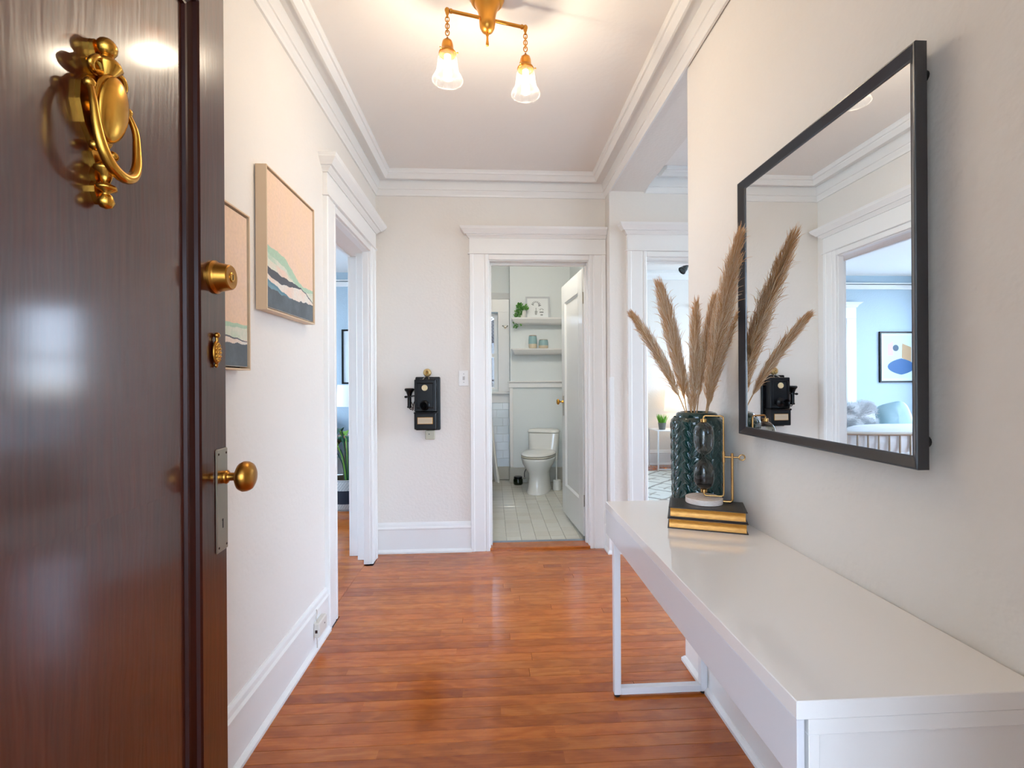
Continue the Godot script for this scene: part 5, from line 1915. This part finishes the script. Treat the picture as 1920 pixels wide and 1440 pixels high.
	gm2.emission_energy_multiplier = 3.0
	part("light_globe", b, gm2, gl)
	var bl := OmniLight3D.new()
	bl.name = "bathroom_glow"
	bl.light_color = Color(1.0, 0.985, 0.955)
	bl.light_energy = 0.6
	bl.light_size = 0.05
	bl.omni_range = 10.0
	bl.omni_attenuation = 2.0
	bl.shadow_enabled = true
	bl.position = Vector3(0.25, HC - 0.09, -4.0)
	add_child(bl)
	# curtain and tub
	var cu := MB.new()
	var rows := []
	for j in 26:
		var y := 0.205 + (2.10 - 0.205) * j / 25.0
		var row := PackedVector3Array()
		var xc := lerpf(0.045, -0.125, pow(j / 25.0, 0.8))
		for i in 70:
			var u := i / 69.0
			var amp := lerpf(0.024, 0.016, j / 25.0)
			row.append(Vector3(xc + amp * sin(u * 34.0 + 0.4 * sin(y * 3.0)), y, -4.82 - 0.36 * u))
		rows.append(row)
	cu.grid(rows)
	var cm := mat(rgb8(232, 230, 222), 0.8)
	cm.backlight_enabled = true
	cm.backlight = Color(0.35, 0.35, 0.34)
	whole("shower_curtain", cu, cm, "white shower curtain gathered beside the tub", "curtain")
	b = MB.new()
	b.tube([Vector3(-0.125, 2.115, -3.62), Vector3(-0.125, 2.115, -6.0)], 0.011, 12)
	whole("curtain_rod", b, M.nickel, "straight metal shower rod above the tub", "rod")
	var tu := thing("bathtub", "bathtub with dark outer side left of the bathroom floor", "bathtub", Vector3(-0.45, 0, -5.12))
	b = MB.new()
	b.bx(Vector3(0.39, 0, -0.86), Vector3(0.418, 0.47, 0.87), 0.01)
	b.bx(Vector3(-0.40, 0, 0.84), Vector3(0.39, 0.47, 0.87), 0.01)
	part("apron", b, mat(rgb8(52, 54, 58), 0.35), tu, "dark grey outer side")
	b = MB.new()
	b.bx(Vector3(-0.42, 0.47, -0.87), Vector3(-0.32, 0.53, 0.89), 0.02)
	b.bx(Vector3(0.32, 0.47, -0.87), Vector3(0.42, 0.53, 0.89), 0.02)
	b.bx(Vector3(-0.42, 0.47, 0.79), Vector3(0.42, 0.53, 0.89), 0.02)
	b.bx(Vector3(-0.42, 0.47, -0.87), Vector3(0.42, 0.53, -0.77), 0.02)
	part("rim", b, M.porcelain, tu)
	b = MB.new()
	b.bx(Vector3(-0.38, 0.10, -0.82), Vector3(0.38, 0.14, 0.82), 0.01)
	b.bx(Vector3(-0.38, 0.10, -0.82), Vector3(-0.34, 0.48, 0.82), 0.01)
	b.bx(Vector3(0.34, 0.10, -0.82), Vector3(0.38, 0.48, 0.82), 0.01)
	b.bx(Vector3(-0.38, 0.10, -0.82), Vector3(0.38, 0.48, -0.78), 0.01)
	b.bx(Vector3(-0.38, 0.10, 0.78), Vector3(0.38, 0.48, 0.82), 0.01)
	b.bx(Vector3(-0.2, 0, -0.5), Vector3(0.2, 0.1, 0.5), 0.01)
	part("basin", b, M.porcelain, tu)
	# outside the bathroom window
	b = MB.new()
	b.bx(Vector3(-3.0, -0.1, -8.4), Vector3(1.5, 2.3, -8.5))
	struct("wall_neighbour", b, mat(rgb8(38, 28, 25), 0.9), "brownish wall of the neighbouring building outside the bathroom window", "wall")
	b = MB.new()
	b.bx(Vector3(-20, -0.25, -30), Vector3(20, -0.13, 12))
	struct("ground", b, mat(rgb8(204, 200, 190), 0.9), "ground around the building", "ground")
	var la := thing("lattice_screen", "pale lattice screen outside the bathroom window", "lattice", Vector3(-0.30, 0, -6.75))
	var lw := mat(rgb8(104, 96, 95), 0.7)
	var sl := MB.new()
	sl.box(Vector3.ZERO, Vector3(0.012, 1.2, 0.008), 0.001)
	var sme := sl.mesh()
	for k in 26:
		for s in [-1.0, 1.0]:
			var o := MeshInstance3D.new()
			o.name = "slat"
			o.mesh = sme
			o.material_override = lw
			la.add_child(o, true)
			o.position = Vector3(-0.50 + k * 0.038, 2.06, 0.004 * s)
			o.rotation.z = deg_to_rad(40.0 * s)
			o.scale = Vector3(1, 0.62, 1)
	for k in 10:
		var o := MeshInstance3D.new()
		o.name = "slat"
		o.mesh = sme
		o.material_override = lw
		la.add_child(o, true)
		o.position = Vector3(-0.40 + k * 0.09, 1.05, 0.0)
	for k in 13:
		b = MB.new()
		b.bx(Vector3(-0.55, 0.92 + k * 0.058, -0.010), Vector3(0.55, 0.932 + k * 0.058, -0.003), 0.001)
		part("slat", b, lw, la)
	for x in [-0.57, 0.55]:
		b = MB.new()
		b.bx(Vector3(x, -0.13, -0.02), Vector3(x + 0.04, 2.45, 0.02), 0.002)
		part("post", b, lw, la)

# ---------------------------------------------------------------- left room
func picture_frame(called: String, label: String, at: Vector3, w: float, h: float, t: Texture2D) -> void:
	var o := thing(called, label, "framed picture", at)
	var fr := [Vector2(0, 0), Vector2(0, 0.025), Vector2(0.022, 0.025), Vector2(0.022, 0)]
	var c := [Vector3(-w / 2, 0, 0), Vector3(w / 2, 0, 0), Vector3(w / 2, h, 0), Vector3(-w / 2, h, 0)]
	var inw := [Vector3.UP, Vector3.LEFT, Vector3.DOWN, Vector3.RIGHT]
	for k in 4:
		var b := MB.new()
		b.run(fr, c[k], c[(k + 1) % 4], inw[k], 1, 1, Vector3.BACK)
		part("frame_rail", b, M.black, o)
	var b := MB.new()
	b.bx(Vector3(-w / 2 + 0.015, 0.015, 0.002), Vector3(w / 2 - 0.015, h - 0.015, 0.011))
	var m := part("mount", b, M.cloth_white, o)
	b = MB.new()
	b.quad_uv(Vector3(-w / 2 + 0.022, 0.022, 0.0114), Vector3(w / 2 - 0.022, 0.022, 0.0114), Vector3(w / 2 - 0.022, h - 0.022, 0.0114), Vector3(-w / 2 + 0.022, h - 0.022, 0.0114))
	part("print", b, textured(t, 0.5), m)

func left_room() -> void:
	var quiet := pic(96, 128, func(u: float, v: float) -> Color:
		var c := rgb8(226, 232, 234)
		if u > 0.24 and u < 0.76 and v > 0.14 and v < 0.86:
			c = rgb8(206, 216, 218)
			if absf(u - 0.5 - 0.1 * sin(v * 9.0)) < 0.04: c = rgb8(178, 192, 192)
		return c)
	picture_frame("framed_picture", "black framed pale picture seen through the left doorway", Vector3(-1.735, 1.206, -6.55), 0.54, 0.728, quiet)
	var shapes := pic(200, 256, func(ur: float, v: float) -> Color:
		var u := 1.0 - ur
		var c := rgb8(216, 226, 222)
		if u > 0.08 and u < 0.95 and v > 0.05 and v < 0.94: c = rgb8(200, 212, 202)
		if u > 0.20 and u < 0.36 and v > 0.17 + (0.36 - u) * 0.4 and v < 0.47: c = rgb8(214, 176, 176)
		if Vector2((u - 0.44) * 0.76, v - 0.31).length() < 0.066: c = rgb8(62, 82, 100)
		if u > 0.64 - v * 0.05 and u < 0.90 and v > 0.26 + (u - 0.78) * 0.3 and v < 0.52 + (u - 0.62) * 0.35: c = rgb8(186, 148, 104)
		var e := Vector2((u - 0.60) / 0.40, (v - 0.70) / 0.17)
		if e.x * e.x + e.y * e.y * (1.0 + 0.6 * absf(e.x)) < 1.0: c = rgb8(44, 92, 142)
		return c)
	picture_frame("framed_picture", "black framed abstract print of cut-out shapes, seen reflected in the mirror", Vector3(-4.155, 1.18, -6.55), 0.55, 0.725, shapes)
	# lamp on a little table
	var st := thing("side_table", "small round wooden side table in the left room", "side table", Vector3(-1.76, 0, -6.20))
	var b := MB.new()
	b.turned([Vector2(0.0005, 0.535), Vector2(0.19, 0.535), Vector2(0.195, 0.540), Vector2(0.195, 0.556), Vector2(0.19, 0.56), Vector2(0.0005, 0.56)], Transform3D.IDENTITY, 32)
	var wood := mat(rgb8(150, 112, 78), 0.4)
	part("top", b, wood, st)
	for k in 3:
		b = MB.new()
		var a := TAU * k / 3.0
		b.tube([Vector3(cos(a) * 0.12, 0.54, sin(a) * 0.12), Vector3(cos(a) * 0.17, 0.0, sin(a) * 0.17)], [0.016, 0.010], 10)
		part("leg", b, wood, st)
	var lp := thing("table_lamp", "table lamp with white drum shade seen through the left doorway", "lamp", Vector3(-1.76, 0.56, -6.20))
	b = MB.new()
	b.lathe([Vector2(0.0005, 0.0), Vector2(0.07, 0.0), Vector2(0.07, 0.012), Vector2(0.02, 0.02), Vector2(0.014, 0.10), Vector2(0.014, 0.38), Vector2(0.0005, 0.40)], Transform3D.IDENTITY, 20)
	part("base", b, M.white_metal, lp)
	b = MB.new()
	b.lathe([Vector2(0.205, 0.365), Vector2(0.190, 0.635)], Transform3D.IDENTITY, 40)
	b.lathe([Vector2(0.188, 0.635), Vector2(0.203, 0.365)], Transform3D.IDENTITY, 40)
	part("shade", b, M.cloth_white, lp)
	# armchair
	var ar := thing("armchair", "dark grey armchair behind the basket plant in the left room", "armchair", Vector3(-2.50, 0, -6.10))
	var gm := mat(rgb8(74, 82, 92), 0.85)
	b = MB.new()
	b.bx(Vector3(-0.36, 0.16, -0.33), Vector3(0.36, 0.40, 0.33), 0.04)
	part("seat", b, gm, ar)
	b = MB.new()
	b.bx(Vector3(-0.36, 0.2, -0.40), Vector3(0.36, 0.78, -0.22), 0.05)
	part("backrest", b, gm, ar)
	for s in [-1.0, 1.0]:
		b = MB.new()
		b.bx(Vector3(s * 0.33, 0.12, -0.36), Vector3(s * 0.46, 0.62, 0.36), 0.04)
		part("armrest", b, gm, ar)
	for q in [[-0.38, -0.30], [0.38, -0.30], [-0.38, 0.30], [0.38, 0.30]]:
		b = MB.new()
		b.tube([Vector3(q[0], 0.17, q[1]), Vector3(q[0], 0, q[1])], [0.02, 0.014], 10)
		part("leg", b, wood, ar)
	# plant in a striped basket
	var pb := thing("basket_planter", "black and white striped woven basket holding a leafy plant in the left room", "basket", Vector3(-1.405, 0, -4.76))
	var bt := pic(256, 128, func(u: float, v: float) -> Color:
		var weave := 0.88 + 0.12 * sin(u * 420.0 + floor(v * 26.0) * PI)
		var c := rgb8(214, 214, 206)
		if v < 0.08: c = rgb8(224, 222, 214)
		elif v > 0.12 and v < 0.155: c = rgb8(34, 42, 54)
		elif v > 0.40 and v < 0.70: c = rgb8(36, 44, 58)
		elif v > 0.90 and v < 0.93: c = rgb8(34, 42, 54)
		elif fmod(u * 40.0 + v * 12.0, 1.0) < 0.25 and v > 0.17 and v < 0.90: c = rgb8(172, 178, 176)
		return Color(c.r * weave, c.g * weave, c.b * weave))
	b = MB.new()
	b.lathe([Vector2(0.125, 0.0), Vector2(0.150, 0.03), Vector2(0.168, 0.12), Vector2(0.172, 0.20), Vector2(0.165, 0.285), Vector2(0.160, 0.300)], Transform3D.IDENTITY, 48)
	part("body", b, textured(bt, 0.85), pb)
	b = MB.new()
	b.lathe([Vector2(0.160, 0.300), Vector2(0.152, 0.300), Vector2(0.148, 0.26), Vector2(0.0005, 0.255)], Transform3D.IDENTITY, 32)
	part("soil", b, mat(rgb8(96, 78, 54), 0.95), pb)
	var pt := thing("potted_plant", "leafy green plant with long stems growing in the striped basket", "plant", Vector3(-1.405, 0.255, -4.76))
	var greens := [mat(rgb8(26, 74, 56), 0.35), mat(rgb8(36, 92, 62), 0.35), mat(rgb8(128, 176, 62), 0.4)]
	for k in 16:
		var a := TAU * k / 16.0 + rng.randf_range(-0.2, 0.2)
		var rr := rng.randf_range(0.06, 0.2)
		var hh := rng.randf_range(0.26, 0.52)
		var tip := Vector3(cos(a) * rr, hh, sin(a) * rr)
		b = MB.new()
		b.tube(smooth_path([Vector3(cos(a) * 0.03, 0, sin(a) * 0.03), tip * Vector3(0.5, 0.6, 0.5), tip], 4), 0.006, 6)
		var dir := Vector3(cos(a), 0.1, sin(a)).normalized()
		var sd := dir.cross(Vector3.UP).normalized()
		var rows := []
		for j in 9:
			var u := j / 8.0
			var wd := 0.045 * pow(sin(PI * clampf(u * 0.96 + 0.03, 0, 1)), 0.8)
			var c := tip + dir * u * 0.17 + Vector3(0, 0.05 * sin(u * 2.4) - 0.09 * u * u, 0)
			rows.append(PackedVector3Array([c - sd * wd + Vector3(0, 0.012, 0) * (wd / 0.045), c, c + sd * wd + Vector3(0, 0.012, 0) * (wd / 0.045)]))
		b.grid(rows)
		var lf := part("leaf", b, greens[2] if k == 5 or k == 11 else greens[k % 2], pt)
	# daybed with spindle back, its back towards the doorway
	var db := thing("daybed", "pale wooden daybed with spindle back and white cushions, seen reflected in the mirror", "daybed", Vector3(-2.95, 0, -5.22))
	var ash := mat(rgb8(176, 158, 136), 0.45)
	b = MB.new()
	var rail := []
	for k in 21:
		var x := -0.80 + 1.6 * k / 20.0
		rail.append(Vector3(x, 0.665 - 0.035 * cos(x * 1.3), 0.27))
	b.tube(rail, 0.019, 10)
	part("top_rail", b, ash, db)
	b = MB.new()
	b.bx(Vector3(-0.80, 0.26, 0.25), Vector3(0.80, 0.31, 0.29), 0.008)
	b.bx(Vector3(-0.80, 0.26, -0.42), Vector3(0.80, 0.31, -0.38), 0.008)
	b.bx(Vector3(-0.80, 0.26, -0.38), Vector3(-0.76, 0.31, 0.25), 0.008)
	b.bx(Vector3(0.76, 0.26, -0.38), Vector3(0.80, 0.31, 0.25), 0.008)
	part("seat_frame", b, ash, db)
	for k in 14:
		var x := -0.78 + 0.12 * k
		b = MB.new()
		b.tube([Vector3(x, 0.30, 0.27), Vector3(x, 0.48, 0.27), Vector3(x, 0.665 - 0.035 * cos(x * 1.3), 0.27)], [0.008, 0.011, 0.008], 8)
		part("spindle", b, ash, db)
	for q in [[-0.78, 0.27], [0.78, 0.27], [-0.78, -0.40], [0.78, -0.40]]:
		b = MB.new()
		b.tube([Vector3(q[0], 0.27, q[1]), Vector3(q[0] * 1.02, 0, q[1] * 1.05)], [0.022, 0.015], 10)
		part("leg", b, ash, db)
	b = MB.new()
	b.bx(Vector3(-0.77, 0.31, -0.40), Vector3(0.77, 0.47, 0.25), 0.05)
	part("seat_cushion", b, M.cloth_white, db)
	var bc := cushion(Vector3(0, 0.56, 0.185), Vector3(0.77, 0.175, 0.075), Basis.IDENTITY, 5.0)
	part("back_cushion", bc, M.cloth_white, db)
	var fp := thing("throw_pillow", "fluffy white fur pillow on the daybed in the mirror", "pillow", Vector3(-2.44, 0.80, -5.20))
	fp.rotation.x = deg_to_rad(-8)
	part("cover", cushion(Vector3.ZERO, Vector3(0.245, 0.165, 0.09), Basis.IDENTITY, 4.0), M.cloth_white, fp)
	b = MB.new()
	for k in 4500:
		var o := rng.randf() * TAU
		var e := 0.5
		var cx := signf(cos(o)) * pow(absf(cos(o)), e)
		var cy := signf(sin(o)) * pow(absf(sin(o)), e)
		var a := rng.randf_range(-1.0, 1.0) * PI / 2
		var f2 := pow(maxf(cos(a), 0.0001), 0.55)
		var q := Vector3(cx * f2 * 0.245, cy * f2 * 0.165, sin(a) * 0.085)
		var nn := (q / Vector3(0.06, 0.0272, 0.0081)).normalized()
		var l := rng.randf_range(0.022, 0.05)
		var tw := Vector3(rng.randf_range(-1, 1), rng.randf_range(-1, 1), rng.randf_range(-1, 1)) * 0.5
		b.tube([q - nn * 0.004, q + nn * l * 0.5 + tw * l * 0.3, q + (nn + tw).normalized() * l], [0.0016, 0.0014, 0.0005], 3, false)
	var fur := part("fur", b, mat(rgb8(238, 238, 238), 0.9), fp)
	fur.set_meta("kind", "stuff")
	var tp := thing("throw_pillow", "pale teal satin pillow beside the fur pillow on the daybed", "pillow", Vector3(-2.92, 0.79, -5.20))
	tp.rotation = Vector3(deg_to_rad(-10), 0, deg_to_rad(-12))
	part("cover", cushion(Vector3.ZERO, Vector3(0.20, 0.17, 0.07), Basis.IDENTITY, 4.0), mat(rgb8(150, 180, 184), 0.4), tp)

# ---------------------------------------------------------------- bedroom
func bedroom() -> void:
	nz.seed = 61
	var rt := pic(512, 512, func(u: float, v: float) -> Color:
		var w := nz.get_noise_2d(u * 6.0, v * 6.0) * 0.02
		var a := fposmod((u * 0.7 + v) * 4.5 + w * 4.0, 1.0)
		var d := fposmod((u * 0.7 - v) * 4.5 + w * 4.0, 1.0)
		var k := 0.5 + 0.5 * nz.get_noise_2d(u * 160.0, v * 160.0)
		var c := rgb8(214, 208, 194).lerp(rgb8(232, 228, 216), k)
		if a < 0.09 or d < 0.09: c = rgb8(120, 108, 94).lerp(c, 0.25 + 0.35 * k)
		if (a > 0.45 and a < 0.52 and d > 0.25 and d < 0.75) or (d > 0.45 and d < 0.52 and a > 0.25 and a < 0.75): c = c.lerp(rgb8(150, 136, 118), 0.6)
		return c)
	var b := MB.new()
	var o := thing("rug", "cream bedroom rug with dark diamond line pattern", "rug", Vector3(2.0, 0.0, -5.1))
	b.bx(Vector3(-0.82, 0.0, -1.25), Vector3(0.82, 0.014, 1.1), 0.005)
	part("pile", b, mat(rgb8(220, 214, 200), 0.95), o)
	b = MB.new()
	b.quad_uv(Vector3(-0.81, 0.0143, 1.09), Vector3(0.81, 0.0143, 1.09), Vector3(0.81, 0.0143, -1.24), Vector3(-0.81, 0.0143, -1.24))
	var rm := textured(rt, 0.95)
	relief(rm, noise_tex(0.09, 256, 71, 3), 0.5)
	rm.uv1_scale = Vector3.ONE
	part("woven_pattern", b, rm, o)
	# night stand
	var ns := thing("nightstand", "white metal wire nightstand beside the bed seen past the vase", "nightstand", Vector3(2.49, 0, -6.55))
	b = MB.new()
	b.bx(Vector3(-0.27, 0.540, -0.20), Vector3(0.27, 0.552, 0.20), 0.003)
	part("top", b, M.white_metal, ns)
	for q in [[-0.26, 0.19], [0.0, 0.19], [0.26, 0.19], [-0.26, -0.19], [0.26, -0.19]]:
		b = MB.new()
		b.tube([Vector3(q[0], 0.545, q[1]), Vector3(q[0], 0.0, q[1])], 0.010, 10)
		part("leg", b, M.white_metal, ns)
	b = MB.new()
	b.tube([Vector3(-0.26, 0.025, 0.19), Vector3(0.26, 0.025, 0.19)], 0.008, 8)
	b.tube([Vector3(-0.26, 0.025, -0.19), Vector3(0.26, 0.025, -0.19)], 0.008, 8)
	part("foot_bar", b, M.white_metal, ns)
	var gp := thing("potted_plant", "small bright green grass plant in a grey pot on the nightstand", "plant", Vector3(2.335, 0.552, -6.50))
	b = MB.new()
	b.lathe([Vector2(0.0005, 0.0), Vector2(0.042, 0.0), Vector2(0.055, 0.095), Vector2(0.050, 0.095), Vector2(0.047, 0.08), Vector2(0.0005, 0.078)], Transform3D.IDENTITY, 24)
	part("pot", b, mat(rgb8(104, 104, 98), 0.7), gp)
	b = MB.new()
	for k in 130:
		var a := rng.randf() * TAU
		var r := sqrt(rng.randf()) * 0.045
		var e := Vector3(cos(a), 0, sin(a)) * (r + rng.randf_range(0.01, 0.055)) + Vector3(0, rng.randf_range(0.15, 0.215), 0)
		var p0 := Vector3(cos(a) * r, 0.075, sin(a) * r)
		b.tube([p0, p0.lerp(e, 0.55) + Vector3(0, 0.012, 0), e], [0.0028, 0.0024, 0.0006], 4, false)
	var gr := part("grass_blades", b, mat(rgb8(118, 178, 56), 0.5), gp)
	gr.set_meta("kind", "stuff")
	# lamp, on
	var lp := thing("table_lamp", "lit table lamp with wide white shade on the nightstand", "lamp", Vector3(2.625, 0.552, -6.62))
	b = MB.new()
	b.lathe([Vector2(0.0005, 0.0), Vector2(0.06, 0.0), Vector2(0.065, 0.02), Vector2(0.09, 0.10), Vector2(0.06, 0.19), Vector2(0.02, 0.22), Vector2(0.012, 0.24), Vector2(0.012, 0.32), Vector2(0.0005, 0.33)], Transform3D.IDENTITY, 28)
	part("base", b, M.porcelain, lp)
	var sm := mat(rgb8(244, 238, 226), 0.8)
	sm.backlight_enabled = true
	sm.backlight = Color(0.95, 0.92, 0.85)
	b = MB.new()
	b.lathe([Vector2(0.205, 0.245), Vector2(0.185, 0.555)], Transform3D.IDENTITY, 44)
	part("lamp_shade", b, sm, lp)
	b = MB.new()
	b.ball(Vector3(0, 0.385, 0), Vector3(0.03, 0.04, 0.03), 16)
	var em := mat(Color(1, 0.95, 0.85), 0.4)
	em.emission_enabled = true
	em.emission = Color(1.0, 0.88, 0.7)
	em.emission_energy_multiplier = 3.0
	part("light_bulb", b, em, lp)
	var l := OmniLight3D.new()
	l.name = "bedside_glow"
	l.light_color = Color(1.0, 0.85, 0.66)
	l.light_energy = 0.08
	l.light_size = 0.03
	l.omni_range = 10.0
	l.omni_attenuation = 2.0
	l.shadow_enabled = true
	l.position = lp.position + Vector3(0, 0.385, 0)
	add_child(l)
	# bed
	var bd := thing("bed", "bed with white bedding right of the nightstand", "bed", Vector3(3.62, 0, -5.85))
	b = MB.new()
	b.bx(Vector3(-0.78, 0.08, -1.0), Vector3(0.78, 0.30, 1.0), 0.02)
	part("bed_frame", b, mat(rgb8(206, 200, 190), 0.6), bd)
	for q in [[-0.72, -0.94], [0.72, -0.94], [-0.72, 0.94], [0.72, 0.94]]:
		b = MB.new()
		b.bx(Vector3(q[0] - 0.03, 0, q[1] - 0.03), Vector3(q[0] + 0.03, 0.09, q[1] + 0.03), 0.004)
		part("leg", b, mat(rgb8(120, 96, 76), 0.5), bd)
	b = MB.new()
	b.bx(Vector3(-0.80, 0.28, -1.0), Vector3(0.80, 0.60, 1.02), 0.08)
	part("duvet", b, M.cloth_white, bd)
	for k in 2:
		var p := thing("bed_pillow", ["white bed pillow nearest the nightstand", "white bed pillow on the far side of the bed"][k], "pillow", Vector3(3.24 + 0.74 * k, 0.74, -6.60), 0, "white pillows on the bed")
		part("cover", cushion(Vector3.ZERO, Vector3(0.34, 0.17, 0.10), Basis(Vector3.RIGHT, -0.35), 4.0), M.cloth_white, p)
	# spot on the ceiling
	var sp := thing("ceiling_spotlight", "small dark metal spotlight hanging from the bedroom ceiling", "spotlight", Vector3(2.32, 2.83, -5.6))
	var dk := mat(rgb8(70, 74, 74), 0.35, 0.6)
	b = MB.new()
	b.turned([Vector2(0.0005, -0.012), Vector2(0.045, -0.012), Vector2(0.045, 0.0)], Transform3D.IDENTITY, 20)
	b.tube([Vector3(0, -0.01, 0), Vector3(0, -0.235, 0)], 0.009, 10)
	part("stem", b, dk, sp)
	b = MB.new()
	var dn := Vector3(0.75, 0.62, -0.2).normalized()
	b.lathe([Vector2(0.050, -0.085), Vector2(0.046, -0.080), Vector2(0.036, -0.03), Vector2(0.018, 0.005), Vector2(0.016, 0.04), Vector2(0.012, 0.085), Vector2(0.0005, 0.09)], Transform3D(toward(dn), Vector3(0, -0.25, 0)), 24)
	b.lathe([Vector2(0.0005, -0.055), Vector2(0.040, -0.060), Vector2(0.050, -0.085)], Transform3D(toward(dn), Vector3(0, -0.25, 0)), 24)
	part("head", b, dk, sp)
